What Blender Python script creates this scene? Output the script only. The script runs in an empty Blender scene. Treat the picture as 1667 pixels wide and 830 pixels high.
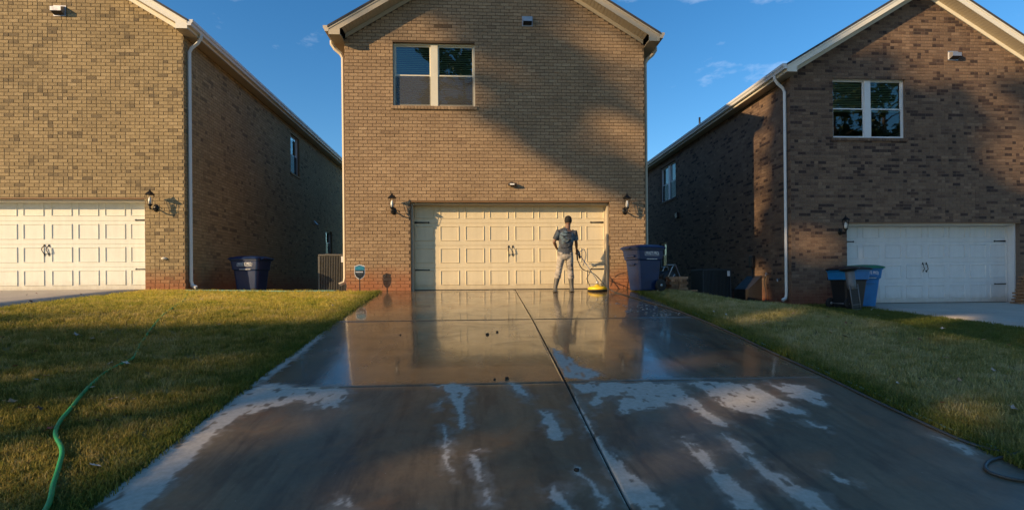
import bpy, bmesh, math, random
import numpy as np
from mathutils import Vector, Matrix
from math import sin, cos, pi, radians, sqrt, tan, atan2

rng = np.random.default_rng(7); random.seed(7)
SC = bpy.context.scene
COL = SC.collection

# ------------------------------------------------------------------ camera, sky, sun, exposure
YAW, ROLL, FPX = radians(3.6), radians(0.5), 860.0
cd = bpy.data.cameras.new("camera"); cam = bpy.data.objects.new("camera", cd); COL.objects.link(cam)
cd.sensor_width = 36.0; cd.lens = 36.0*FPX/1667; cd.clip_start = 0.05; cd.clip_end = 3000
cd.shift_y = 47.0/1667
cam.matrix_world = Matrix.Rotation(-YAW, 4, 'Z') @ Matrix.Rotation(radians(90), 4, 'X') @ Matrix.Rotation(-ROLL, 4, 'Z')
SC.camera = cam

SUN_AZ, SUN_EL = radians(60), radians(17)      # azimuth from the facade normal; light travels to +X +Y
sun_to = Vector((-sin(SUN_AZ)*cos(SUN_EL), -cos(SUN_AZ)*cos(SUN_EL), sin(SUN_EL)))
W = bpy.data.worlds.new("World"); SC.world = W; W.use_nodes = True
wn, wl = W.node_tree.nodes, W.node_tree.links
bg = wn['Background']
sky = wn.new('ShaderNodeTexSky'); sky.sky_type = 'NISHITA'; sky.sun_disc = False
sky.sun_elevation = SUN_EL; sky.sun_rotation = radians(240)
sky.air_density = 1.0; sky.dust_density = 0.3; sky.ozone_density = 3.0
hs = wn.new('ShaderNodeHueSaturation'); hs.inputs['Saturation'].default_value = 1.27; hs.inputs['Value'].default_value = 1.22
wl.new(sky.outputs[0], hs.inputs['Color'])
tc = wn.new('ShaderNodeTexCoord'); mp = wn.new('ShaderNodeMapping'); mp.inputs['Scale'].default_value = (3.0, 3.0, 8.0); mp.inputs['Location'].default_value = (1.7, .3, .55)
nz = wn.new('ShaderNodeTexNoise'); nz.inputs['Scale'].default_value = 1.6; nz.inputs['Detail'].default_value = 7; nz.inputs['Roughness'].default_value = .6
wl.new(tc.outputs['Generated'], mp.inputs[0]); wl.new(mp.outputs[0], nz.inputs['Vector'])
cr = wn.new('ShaderNodeValToRGB'); cr.color_ramp.elements[0].position = .62; cr.color_ramp.elements[1].position = .90
wl.new(nz.outputs['Fac'], cr.inputs[0])
mx = wn.new('ShaderNodeMix'); mx.data_type = 'RGBA'; mx.inputs['B'].default_value = (9.5, 9.8, 10.5, 1)
ml = wn.new('ShaderNodeMath'); ml.operation = 'MULTIPLY'; ml.inputs[1].default_value = .55
wl.new(cr.outputs[0], ml.inputs[0]); wl.new(ml.outputs[0], mx.inputs['Factor']); wl.new(hs.outputs[0], mx.inputs['A'])
wl.new(mx.outputs['Result'], bg.inputs['Color']); bg.inputs['Strength'].default_value = 0.122
sl = bpy.data.lights.new("sun", 'SUN'); sl.energy = 5.0; sl.angle = radians(.5); sl.color = (1.0, .70, .38)
so = bpy.data.objects.new("sun", sl); COL.objects.link(so); so.rotation_euler = sun_to.to_track_quat('Z', 'Y').to_euler()
so.location = (-30, -20, 25)
SC.view_settings.view_transform = 'Standard'; SC.view_settings.look = 'None'
SC.view_settings.exposure = 0.32; SC.view_settings.gamma = 1.0
SC.render.engine = 'CYCLES'; SC.cycles.max_bounces = 6; SC.cycles.use_denoising = True

# ------------------------------------------------------------------ helpers
def px_of(p):
    X = p[0]*cos(YAW)-p[1]*sin(YAW); Z = p[0]*sin(YAW)+p[1]*cos(YAW)
    if Z < .3: return (-9999, -9999, Z)
    x = FPX*X/Z; y = -FPX*p[2]/Z; c, s = cos(ROLL), sin(ROLL)
    return (833.5+c*x+s*y, 462-s*x+c*y, Z)

def tag(o, label=None, cat=None, group=None, kind=None):
    if label: o['label'] = label
    if cat: o['category'] = cat
    if group: o['group'] = group
    if kind: o['kind'] = kind
    return o

def empty(name, loc=(0, 0, 0), rz=0, label=None, cat=None, group=None):
    o = bpy.data.objects.new(name, None); COL.objects.link(o); o.location = loc; o.rotation_euler = (0, 0, rz)
    o.empty_display_size = .2
    return tag(o, label, cat, group)

class MB:
    """collects polygons, builds one mesh object"""
    def __init__(s): s.v = []; s.f = []; s.sm = []
    def add(s, vs, fs, M=None, smooth=False):
        n = len(s.v)
        for p in vs:
            p = Vector(p)
            s.v.append(tuple(M @ p) if M is not None else tuple(p))
        for f in fs: s.f.append(tuple(i+n for i in f)); s.sm.append(smooth)
        return s
    def box(s, a, b, M=None, ch=0.0):
        x0, y0, z0 = a; x1, y1, z1 = b
        if ch <= 0:
            s.add([(x0,y0,z0),(x1,y0,z0),(x1,y1,z0),(x0,y1,z0),(x0,y0,z1),(x1,y0,z1),(x1,y1,z1),(x0,y1,z1)],
                  [(0,3,2,1),(4,5,6,7),(0,1,5,4),(1,2,6,5),(2,3,7,6),(3,0,4,7)], M)
        else:
            bm = bmesh.new(); bmesh.ops.create_cube(bm, size=1)
            for v in bm.verts: v.co = Vector(((v.co.x+.5)*(x1-x0)+x0, (v.co.y+.5)*(y1-y0)+y0, (v.co.z+.5)*(z1-z0)+z0))
            bmesh.ops.bevel(bm, geom=bm.edges[:], offset=ch, segments=1, affect='EDGES', profile=.5)
            bm.verts.index_update()
            s.add([v.co.copy() for v in bm.verts], [[v.index for v in f.verts] for f in bm.faces], M); bm.free()
        return s
    def prism(s, pts, y0, y1, M=None):
        """polygon in x,z extruded along y"""
        n = len(pts)
        vs = [(x, y0, z) for x, z in pts]+[(x, y1, z) for x, z in pts]
        fs = [tuple(range(n)), tuple(range(2*n-1, n-1, -1))]+[(i, i+n, (i+1) % n+n, (i+1) % n) for i in range(n)]
        return s.add(vs, fs, M)
    def tube(s, pts, r, seg=8, M=None, cap=True, sm=True, sx=1.0):
        pts = [Vector(p) for p in pts]; n = len(pts)
        rs = r if isinstance(r, (list, tuple)) else [r]*n
        vs = []; up0 = None
        for i, p in enumerate(pts):
            t = (pts[min(i+1, n-1)]-pts[max(i-1, 0)])
            t = t.normalized() if t.length > 1e-9 else Vector((0, 0, 1))
            if up0 is None:
                a = Vector((0, 0, 1)) if abs(t.z) < .9 else Vector((1, 0, 0))
                up0 = a
            u = t.cross(up0)
            if u.length < 1e-4: u = t.cross(Vector((.3, .9, .1)))
            u.normalize(); w = u.cross(t).normalized(); up0 = w
            for k in range(seg):
                an = 2*pi*k/seg
                vs.append(p+u*(cos(an)*rs[i]*sx)+w*(sin(an)*rs[i]))
        fs = []
        for i in range(n-1):
            for k in range(seg):
                k2 = (k+1) % seg
                fs.append((i*seg+k, i*seg+k2, (i+1)*seg+k2, (i+1)*seg+k))
        if cap: fs.append(tuple(range(seg-1, -1, -1))); fs.append(tuple(range((n-1)*seg, n*seg)))
        return s.add(vs, fs, M, sm)
    def lathe(s, prof, seg=16, M=None, sm=True):
        vs = []; fs = []
        for r, z in prof:
            for k in range(seg): vs.append((r*cos(2*pi*k/seg), r*sin(2*pi*k/seg), z))
        n = len(prof)
        for i in range(n-1):
            for k in range(seg):
                k2 = (k+1) % seg
                fs.append((i*seg+k, i*seg+k2, (i+1)*seg+k2, (i+1)*seg+k))
        fs.append(tuple(range(seg-1, -1, -1))); fs.append(tuple(range((n-1)*seg, n*seg)))
        return s.add(vs, fs, M, sm)
    def mesh(s, name, mat):
        me = bpy.data.meshes.new(name); me.from_pydata(s.v, [], s.f)
        me.polygons.foreach_set('use_smooth', s.sm)
        if mat is not None: me.materials.append(mat)
        me.update(); return me
    def build(s, name, mat, parent=None, loc=(0, 0, 0), **kw):
        o = bpy.data.objects.new(name, s.mesh(name, mat)); COL.objects.link(o)
        o.parent = parent; o.location = loc
        return tag(o, **kw)

def spline(pts, n=8):
    """Catmull-Rom through the points"""
    P = [Vector(p) for p in pts]; P = [P[0]*2-P[1]]+P+[P[-1]*2-P[-2]]; out = []
    for i in range(1, len(P)-2):
        for k in range(n):
            t = k/n
            out.append(.5*((2*P[i])+(P[i+1]-P[i-1])*t+(2*P[i-1]-5*P[i]+4*P[i+1]-P[i+2])*t*t+(3*P[i]-P[i-1]-3*P[i+1]+P[i+2])*t**3))
    out.append(P[-2]); return out

def copy_tree(o, parent=None):
    c = o.copy(); COL.objects.link(c); c.parent = parent
    for ch in [x for x in list(bpy.data.objects) if x.parent == o]: copy_tree(ch, c)
    return c

# ------------------------------------------------------------------ materials
class NT:
    def __init__(s, name):
        s.m = bpy.data.materials.new(name); s.m.use_nodes = True
        s.t = s.m.node_tree; s.n = s.t.nodes; s.l = s.t.links
        s.b = s.n['Principled BSDF']
    def new(s, typ, **kw):
        n = s.n.new(typ)
        for k, v in kw.items():
            if hasattr(n, k): setattr(n, k, v)
            else: n.inputs[k].default_value = v
        return n
    def link(s, a, b): s.l.new(a, b)
    def noise(s, scale, detail=4, rough=.55, vec=None, dist=0):
        n = s.new('ShaderNodeTexNoise'); n.inputs['Scale'].default_value = scale; n.inputs['Detail'].default_value = detail
        n.inputs['Roughness'].default_value = rough; n.inputs['Distortion'].default_value = dist
        s.link(vec if vec is not None else s.pos(), n.inputs['Vector']); return n.outputs['Fac']
    def pos(s):
        if not hasattr(s, '_p'): s._p = s.new('ShaderNodeNewGeometry').outputs['Position']
        return s._p
    def scaled(s, sc):
        m = s.new('ShaderNodeMapping'); m.inputs['Scale'].default_value = sc; s.link(s.pos(), m.inputs[0]); return m.outputs[0]
    def ramp(s, fac, stops):
        r = s.new('ShaderNodeValToRGB'); e = r.color_ramp.elements
        while len(e) < len(stops): e.new(.5)
        for i, (p, c) in enumerate(stops):
            e[i].position = p; e[i].color = (c[0], c[1], c[2], 1) if not isinstance(c, (int, float)) else (c, c, c, 1)
        s.link(fac, r.inputs[0]); return r.outputs[0]
    def mix(s, f, a, b, mode='MIX'):
        m = s.new('ShaderNodeMix'); m.data_type = 'RGBA'; m.blend_type = mode
        for sock, v in ((m.inputs['Factor'], f), (m.inputs['A'], a), (m.inputs['B'], b)):
            if isinstance(v, (int, float)): sock.default_value = v if sock.type == 'VALUE' else (v, v, v, 1)
            elif isinstance(v, tuple): sock.default_value = (v[0], v[1], v[2], 1)
            else: s.link(v, sock)
        return m.outputs['Result']
    def math(s, op, a, b=None, clamp=False):
        m = s.new('ShaderNodeMath'); m.operation = op; m.use_clamp = clamp
        for i, v in enumerate((a, b)):
            if v is None: continue
            if isinstance(v, (int, float)): m.inputs[i].default_value = v
            else: s.link(v, m.inputs[i])
        return m.outputs[0]
    def mapr(s, v, a, b, c, d):
        m = s.new('ShaderNodeMapRange'); s.link(v, m.inputs[0])
        for i, q in enumerate((a, b, c, d)): m.inputs[i+1].default_value = q
        return m.outputs[0]
    def bump(s, h, strength=.3, dist=.01):
        b = s.new('ShaderNodeBump'); b.inputs['Strength'].default_value = strength; b.inputs['Distance'].default_value = dist
        s.link(h, b.inputs['Height']); s.link(b.outputs[0], s.b.inputs['Normal'])
    def set(s, col=None, rough=None, metal=None, spec=None):
        if col is not None:
            if isinstance(col, tuple): s.b.inputs['Base Color'].default_value = (*col, 1)
            else: s.link(col, s.b.inputs['Base Color'])
        if rough is not None:
            if isinstance(rough, (int, float)): s.b.inputs['Roughness'].default_value = rough
            else: s.link(rough, s.b.inputs['Roughness'])
        if metal is not None: s.b.inputs['Metallic'].default_value = metal
        if spec is not None: s.b.inputs['Specular IOR Level'].default_value = spec
        return s

def simple(name, col, rough=.5, metal=0, var=.12, scale=9, bump=0, bscale=60):
    t = NT(name)
    n = t.noise(scale, 5, .6)
    dark = tuple(c*(1-var) for c in col); light = tuple(min(1, c*(1+var)) for c in col)
    t.set(t.ramp(n, [(.3, dark), (.7, light)]), t.mapr(n, .3, .7, rough*.9, min(1, rough*1.15)), metal)
    if bump: t.bump(t.noise(bscale, 4), bump, .004)
    return t.m

def brick_mat(name, stops, red=(.32, .105, .04), zred=.55, z0=-.1):
    t = NT(name)
    a = t.new('ShaderNodeAttribute'); a.attribute_name = 'tone'
    sep = t.new('ShaderNodeSeparateColor'); t.link(a.outputs['Color'], sep.inputs[0])
    c = t.ramp(sep.outputs[0], stops)
    n = t.noise(38, 5, .65)
    c = t.mix(.75, c, t.ramp(n, [(.25, .52), (.5, 1.0), (.75, 1.42)]), 'MULTIPLY')
    big = t.noise(.9, 3, .5)
    c = t.mix(.55, c, t.ramp(big, [(.3, .8), (.7, 1.18)]), 'MULTIPLY')
    # splashed clay stain low on the wall
    px = t.new('ShaderNodeSeparateXYZ'); t.link(t.pos(), px.inputs[0])
    h = t.math('ADD', px.outputs[2], t.math('MULTIPLY', t.noise(2.2, 4, .6), .45))
    f = t.mapr(h, z0+zred+.28, z0+zred-.22, 0, .8)
    c = t.mix(f, c, red)
    t.set(c, .88)
    t.bump(t.noise(120, 4, .7), .5, .006)
    return t.m

M_BRICK_C = brick_mat('tan_brick', [(0, (.135, .085, .045)), (.25, (.23, .15, .085)), (.6, (.33, .222, .125)), (1, (.44, .31, .18))])
M_BRICK_L = brick_mat('grey_tan_brick', [(0, (.15, .11, .06)), (.3, (.24, .178, .092)), (.6, (.33, .243, .122)), (1, (.43, .325, .175))])
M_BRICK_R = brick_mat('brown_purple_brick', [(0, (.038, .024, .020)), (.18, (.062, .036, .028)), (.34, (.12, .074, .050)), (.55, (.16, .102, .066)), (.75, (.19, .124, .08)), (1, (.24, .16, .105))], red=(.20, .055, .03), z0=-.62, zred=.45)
def mortar_mat(name, col, z0):
    t = NT(name); n = t.noise(25, 5, .6)
    c = t.ramp(n, [(.3, tuple(x*.75 for x in col)), (.7, tuple(x*1.2 for x in col))])
    px = t.new('ShaderNodeSeparateXYZ'); t.link(t.pos(), px.inputs[0])
    h = t.math('ADD', px.outputs[2], t.math('MULTIPLY', t.noise(2.2, 4, .6), .45))
    c = t.mix(t.mapr(h, z0+.8, z0+.3, 0, .7), c, (.26, .10, .045))
    t.set(c, .95); t.bump(t.noise(90, 4, .7), .5, .004); return t.m
M_MORT_C = mortar_mat('tan_mortar', (.125, .082, .046), -.1)
M_MORT_L = mortar_mat('grey_mortar', (.19, .14, .08), -.1)
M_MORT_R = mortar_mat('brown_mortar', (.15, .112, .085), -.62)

def paint(name, col, rough=.45, sill=None):
    t = NT(name); n = t.noise(5, 5, .6); n2 = t.noise(40, 4, .7)
    c = t.ramp(n, [(.25, tuple(x*.93 for x in col)), (.7, col)])
    if sill is not None:            # splash dirt low on the door and faint rain streaks
        px = t.new('ShaderNodeSeparateXYZ'); t.link(t.pos(), px.inputs[0])
        h = t.math('ADD', px.outputs[2], t.math('MULTIPLY', t.noise(7, 5, .7), .35))
        c = t.mix(t.mapr(h, sill+.42, sill+.16, 0, .45), c, (.30, .21, .12))
        c = t.mix(.35, c, t.ramp(t.noise(1, 5, .6, vec=t.scaled((9, 9, .9))), [(.35, .82), (.6, 1.0)]), 'MULTIPLY')
    c = t.mix(.3, c, t.ramp(n2, [(.3, .86), (.6, 1.0)]), 'MULTIPLY')
    t.set(c, t.mapr(n2, .3, .7, rough, rough+.15)); t.bump(t.noise(150, 3, .6), .12, .002); return t.m
M_DOOR = paint('almond_door_paint', (.74, .63, .42), .5, -.14)
M_DOORL = paint('cream_door_paint', (.82, .82, .73), .5, -.07)
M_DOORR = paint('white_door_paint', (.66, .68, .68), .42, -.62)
M_TRIM = paint('tan_trim_paint', (.50, .43, .31))
M_TRIMW = paint('cream_trim_paint', (.80, .77, .66))
M_SPOUT = paint('white_aluminium', (.70, .70, .68), .35)
M_SPOUTT = paint('tan_aluminium', (.58, .50, .37), .4)
M_SOFFIT = paint('soffit_vinyl', (.50, .42, .30))
M_BLACK = simple('black_iron', (.02, .02, .02), .4, .6)
M_BRONZE = simple('dark_bronze_strap', (.05, .035, .025), .5, .5)
M_DARKPL = simple('black_plastic', (.018, .018, .02), .45)
M_SHINGLE = simple('charcoal_shingle', (.055, .055, .06), .9, 0, .3, 14, .5)
M_RUST = simple('painted_steel_lintel', (.30, .16, .07), .6)
M_INT = simple('dark_room_wall', (.05, .05, .05), .9)
M_BLIND = paint('blind_slat', (.30, .40, .27), .5)
M_GALV = simple('galvanised_metal', (.42, .42, .43), .38, .7)
M_DULL = simple('dull_grey_metal', (.16, .17, .18), .6, .3)
M_WIN = paint('window_vinyl', (.70, .66, .52), .4)
M_WINW = paint('white_window_vinyl', (.72, .74, .74), .4)
M_BULB = simple('lamp_glass_white', (.85, .82, .74), .25)
M_BINB = simple('blue_cart_plastic', (.004, .022, .085), .42, 0, .15, 4, .12, 90)
M_BINB2 = simple('bright_blue_cart_plastic', (.01, .16, .42), .42, 0, .15, 4)
M_BINK = simple('shade_black_cart_plastic', (.012, .013, .016), .42, 0, .15, 4)  # black puts the shade on a blue bin into its colour
M_GREENLID = simple('green_cart_lid', (.02, .16, .09), .45)
M_PRINT = simple('white_print', (.72, .74, .76), .6, 0, .05)
M_RUBBER = simple('rubber', (.015, .015, .015), .8)
M_AC = simple('grey_condenser_steel', (.13, .125, .11), .5, .3)
M_ACD = simple('dark_condenser_steel', (.05, .06, .07), .5, .3)
M_WOOD = simple('weathered_wood', (.26, .15, .08), .85, 0, .35, 12, .4)
M_GREENH = simple('green_hose_rubber', (.006, .26, .07), .6, 0, .2, 10)
M_TEALH = simple('faded_teal_hose', (.16, .28, .22), .5)
M_BLACKH = simple('black_pressure_hose', (.045, .05, .05), .42)
M_YELLOW = simple('yellow_plastic', (.80, .52, .02), .4)
M_SILVER = simple('steel_tube', (.40, .40, .40), .35, .8)
M_PVC = simple('pvc_pipe', (.62, .58, .48), .5)
M_GPIPE = simple('green_drain_pipe', (.18, .38, .28), .6)
M_SIGNB = simple('sign_teal_print', (.03, .24, .36), .5)
M_SIGNK = simple('sign_black_print', (.02, .025, .03), .5)
M_SKIN = simple('brown_skin', (.17, .085, .05), .5, 0, .12, 20)
M_HAIR = simple('black_hair', (.010, .009, .008), .85, 0, .2, 60, .6, 200)
M_BARK = simple('bark', (.12, .085, .06), .95, 0, .3, 6, .6, 12)

def cloth(name, col, stain=None, rough=.85, sheen=.0):
    t = NT(name); n = t.noise(7, 5, .6, dist=.6)
    c = t.ramp(n, [(.3, tuple(x*.65 for x in col)), (.55, col), (.75, tuple(min(1, x*1.25) for x in col))])
    if stain: c = t.mix(t.ramp(t.noise(5.5, 3, .5), [(.52, 0), (.62, 1)]), c, stain)
    t.set(c, rough); t.bump(t.noise(26, 5, .6, dist=1.2), .7, .02); return t.m
M_SHIRT = cloth('grey_tee_cotton', (.045, .052, .065), (.09, .14, .18), .75)
M_PANTS = cloth('khaki_trouser_cotton', (.38, .335, .28), (.17, .145, .125))
M_BOOT = simple('grey_rubber_boot', (.085, .078, .065), .55, 0, .2, 12)

def glass_mat():
    t = NT('window_glass'); t.n.remove(t.b)
    out = t.n['Material Output']
    tr = t.new('ShaderNodeBsdfTransparent'); tr.inputs[0].default_value = (.84, .92, .87, 1)
    gl = t.new('ShaderNodeBsdfGlossy'); gl.inputs['Roughness'].default_value = .015; gl.inputs['Color'].default_value = (.9, 1, .98, 1)
    fr = t.new('ShaderNodeFresnel'); fr.inputs[0].default_value = 1.9
    bp = t.new('ShaderNodeBump'); bp.inputs['Strength'].default_value = .05; bp.inputs['Distance'].default_value = .01
    t.link(t.noise(2.5, 2), bp.inputs['Height']); t.link(bp.outputs[0], gl.inputs['Normal'])
    f = t.math('MULTIPLY', fr.outputs[0], 1.35, True)
    m = t.new('ShaderNodeMixShader'); t.link(f, m.inputs[0]); t.link(tr.outputs[0], m.inputs[1]); t.link(gl.outputs[0], m.inputs[2])
    t.link(m.outputs[0], out.inputs[0]); return t.m
M_GLASS = glass_mat()
def screen_mat():
    t = NT('insect_screen'); out = t.n['Material Output']; t.set((.09, .09, .085), .8)
    tr = t.new('ShaderNodeBsdfTransparent'); m = t.new('ShaderNodeMixShader'); m.inputs[0].default_value = .5
    t.link(tr.outputs[0], m.inputs[1]); t.link(t.b.outputs[0], m.inputs[2]); t.link(m.outputs[0], out.inputs[0]); return t.m
M_SCREEN = screen_mat()

def leafy(name, c1, c2, c3):
    t = NT(name)
    a = t.new('ShaderNodeNewGeometry')
    c = t.ramp(a.outputs['Random Per Island'], [(0, c1), (.5, c2), (1, c3)])
    n = t.noise(1.1, 4, .6)
    c = t.mix(.6, c, t.ramp(n, [(.3, .6), (.7, 1.3)]), 'MULTIPLY')
    t.set(c, .6); return t.m
M_LEAF = leafy('tree_foliage', (.03, .06, .015), (.05, .09, .02), (.08, .11, .03))

# ------------------------------------------------------------------ ground heights
_py = [-400, -30, -4, 0, 2, 3.3, 5.45, 8.85, 12.9, 13.4, 30]
_pz = [-2.6, -2.4, -1.85, -1.62, -1.47, -1.33, -1.03, -.60, -.155, -.14, -.14]
def P(y): return np.interp(y, _py, _pz)
def sstep(x, a, b):
    t = np.clip((x-a)/(b-a), 0, 1); return t*t*(3-2*t)
XL, XR = -2.36, 3.76
def R(y): return -.62-.05*np.clip(13.5-y, 0, 14)-.0*y
def G(x, y):
    """lawn height"""
    x = np.asarray(x, float); y = np.asarray(y, float)
    p = P(y)
    lift = np.interp(y, [-20, 2, 5, 9, 13], [.05, .12, .20, .26, .06])
    zl = p+lift*np.clip((XL-x)/5.5, 0, 1.4)-.03*np.clip(-x-10, 0, 10)
    crx = np.interp(y, [9.8, 11, 12.6, 14], [6.0, 5.5, 4.65, 4.5])
    crz = np.interp(y, [-20, 0, 5.5, 6.3, 8, 9.8, 11, 12.5, 13.5, 30], [-2.2, -1.4, -.88, -.79, -.62, -.47, -.42, -.19, -.17, -.17])
    t = np.clip((x-XR)/(crx-XR), 0, 1)
    zr = p+(crz-p)*t
    zr = zr+(R(y)-crz)*sstep(x, crx, crx+1.5)
    z = np.where(x < .5, zl, zr)
    # side yards behind the facade line
    back = sstep(y, 12.75, 13.6)
    z = np.where((x < -3.0) & (x > -7.0), z*(1-back)+(-.34)*back, z)
    z = np.where((x > 4.2) & (x < 8.3), z*(1-back)+(-.66)*back, z)
    return z

def grid_mesh(name, xs, ys, zf, mat):
    X, Y = np.meshgrid(xs, ys); Z = zf(X, Y)
    v = np.stack([X.ravel(), Y.ravel(), Z.ravel()], 1); nx, ny = len(xs), len(ys)
    i = np.arange(ny-1)[:, None]*nx+np.arange(nx-1)[None]; i = i.ravel()
    q = np.stack([i, i+1, i+nx+1, i+nx], 1)
    me = fast_mesh(name, v, q, mat); me.shade_smooth(); return me

def fast_mesh(name, v, q, mat):
    me = bpy.data.meshes.new(name); n = len(q); k = q.shape[1]
    me.vertices.add(len(v)); me.vertices.foreach_set('co', np.asarray(v, np.float32).ravel())
    me.loops.add(n*k); me.loops.foreach_set('vertex_index', q.astype(np.int32).ravel())
    me.polygons.add(n); me.polygons.foreach_set('loop_start', np.arange(0, n*k, k, dtype=np.int32))
    me.polygons.foreach_set('loop_total', np.full(n, k, np.int32))
    if mat: me.materials.append(mat)
    me.update(calc_edges=True); me.validate(); me.shade_flat(); return me

def link(name, me, parent=None, **kw):
    o = bpy.data.objects.new(name, me); COL.objects.link(o); o.parent = parent; return tag(o, **kw)

# soil / thatch under the grass
t = NT('lawn_thatch')
n1 = t.noise(.8, 5, .6); n2 = t.noise(30, 5, .7)
c = t.ramp(n1, [(.3, (.17, .16, .05)), (.5, (.27, .22, .08)), (.7, (.36, .28, .12))])
c = t.mix(.8, c, t.ramp(n2, [(.3, .45), (.7, 1.3)]), 'MULTIPLY')
t.set(c, .95); t.bump(n2, .9, .03); M_THATCH = t.m
xs = np.unique(np.concatenate([[-400, -150, -80, -40, -25, -18, -14], np.arange(-12, 16.01, .2), [XL, XR, 18, 25, 40, 80, 150, 400]]))
ys = np.unique(np.concatenate([[-400, -150, -80, -40, -20, -10, -5, -2], np.arange(0, 16.01, .2), [18, 22, 28, 35, 50, 90, 200, 400]]))
def lawnz(X, Y):
    z = G(X, Y)
    inside = (X > XL+.05) & (X < XR-.05) & (Y < 13.5)
    z = np.where(inside, P(Y)-.16, z-.012)
    z = np.where((X > 9.6) & (X < 15.4) & (Y < 13.95), R(Y)-.16, z)
    z = np.where((X < -7.85) & (X > -13.1) & (Y < 13.4), z-.12, z)
    return z
link('lawn', grid_mesh('lawn', xs, ys, lawnz, M_THATCH), kind='structure')

# ------------------------------------------------------------------ concrete
POLYS = [
 [(-2.33,5.61),(-1.33,5.43),(-1.29,5.30),(-1.28,4.90),(-1.43,4.94),(-1.70,5.10),(-1.93,4.91),(-2.10,4.73),(-2.10,4.41),(-2.11,4.10),(-2.05,3.80),(-2.02,3.29),(-2.40,3.31)],
 [(-0.45,5.43),(-0.11,5.43),(-0.09,5.23),(-0.14,4.93),(-0.10,4.42),(-0.11,4.27),(-0.15,4.29),(-0.19,4.67),(-0.27,5.08),(-0.38,5.28)],
 [(-0.39,5.05),(-0.37,5.01),(-0.37,4.81),(-0.38,4.77)],
 [(-0.30,4.50),(-0.28,4.47),(-0.27,4.23),(-0.24,4.12),(-0.25,4.02),(-0.21,3.85),(-0.21,3.76),(-0.19,3.66),(-0.20,3.62),(-0.23,3.72),(-0.27,3.85),(-0.26,3.98),(-0.29,4.08)],
 [(-0.08,3.91),(-0.01,3.89),(0.01,3.77),(0.02,3.64),(0.02,3.55),(-0.02,3.58),(-0.04,3.73)],
 [(0.01,3.49),(0.05,3.35),(0.06,3.15),(0.04,3.15)], [(-0.90,3.31),(-0.87,3.29),(-0.86,3.22),(-0.90,3.22)], [(-0.84,3.31),(-0.82,3.31),(-0.80,3.22),(-0.82,3.22)],
 [(0.29,5.43),(0.41,5.43),(0.47,5.11),(0.46,5.00),(0.33,5.28)],
 [(0.55,4.71),(0.63,4.62),(0.66,4.33),(0.65,4.12),(0.58,4.09),(0.54,4.24),(0.53,4.48)],
 [(0.95,6.93),(1.02,6.68),(1.12,6.41),(1.14,6.10),(1.29,5.82),(1.29,5.57),(0.94,5.59),(0.92,6.23)],
 [(0.93,5.44),(2.04,5.37),(2.02,4.93),(2.05,4.53),(2.09,4.26),(1.99,4.29),(1.94,4.45),(1.91,4.67),(1.76,4.81),(1.61,4.69),(1.39,4.70),(1.26,4.55),(1.26,4.74),(1.39,4.97),(1.17,4.96),(1.04,4.72),(1.02,4.86),(1.17,5.07),(1.00,5.16)],
 [(2.14,5.37),(2.82,5.32),(2.80,5.08),(2.86,4.81),(2.87,4.57),(2.73,4.43),(2.72,4.65),(2.58,4.69),(2.46,4.38),(2.33,4.60),(2.20,4.75),(2.24,5.08)],
 [(3.00,5.31),(3.07,5.11),(3.36,5.17),(3.10,4.77),(2.98,4.87),(2.99,5.11)],
 [(1.60,4.11),(1.66,4.00),(1.66,3.81),(1.61,3.57),(1.67,3.45),(1.69,3.24),(1.69,3.05),(1.51,3.06),(1.54,3.25),(1.58,3.54),(1.58,3.82)],
 [(1.92,4.08),(2.01,3.93),(1.99,3.62),(2.04,3.43),(2.11,3.25),(2.12,3.08),(2.11,2.96),(1.96,2.97),(1.95,3.22),(1.93,3.42),(1.90,3.63),(1.90,3.89)],
 [(0.91,5.24),(0.92,4.48),(0.94,4.15),(0.94,3.86),(1.01,3.77),(1.00,3.60),(1.05,3.39),(1.10,3.22),(1.14,3.08),(0.89,3.10),(0.89,3.40),(0.89,3.61),(0.89,3.95),(0.87,4.48)],
 [(0.66,3.65),(0.71,3.59),(0.72,3.41),(0.77,3.21),(0.76,3.11),(0.71,3.11),(0.70,3.34)], [(0.49,3.43),(0.53,3.32),(0.57,3.12),(0.49,3.13),(0.42,3.29)],
 [(3.13,5.25),(3.28,5.18),(3.33,4.90),(3.16,4.64),(3.04,4.85),(3.03,4.99)], [(2.74,4.30),(2.87,4.25),(2.82,4.19),(2.75,4.21)], [(2.37,3.46),(2.43,3.39),(2.45,3.23),(2.41,3.29),(2.34,3.39)],
 [(3.60,3.95),(3.70,3.85),(3.66,3.63),(3.55,3.62),(3.58,3.81)], [(-2.40,5.69),(-2.40,8.2),(-2.28,7.85),(-2.24,7.11),(-2.26,5.90),(-2.28,5.55)]]
_r2 = np.random.default_rng(3)
def vnoise(x, y, f, seed=0):
    """smooth value noise"""
    r = np.random.default_rng(seed).random((64, 64)); X = x*f; Y = y*f
    i = np.floor(X).astype(int); j = np.floor(Y).astype(int); u = X-i; v = Y-j; u = u*u*(3-2*u); v = v*v*(3-2*v)
    a = r[i % 64, j % 64]; b = r[(i+1) % 64, j % 64]; c = r[i % 64, (j+1) % 64]; d = r[(i+1) % 64, (j+1) % 64]
    return (a*(1-u)+b*u)*(1-v)+(c*(1-u)+d*u)*v
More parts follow.
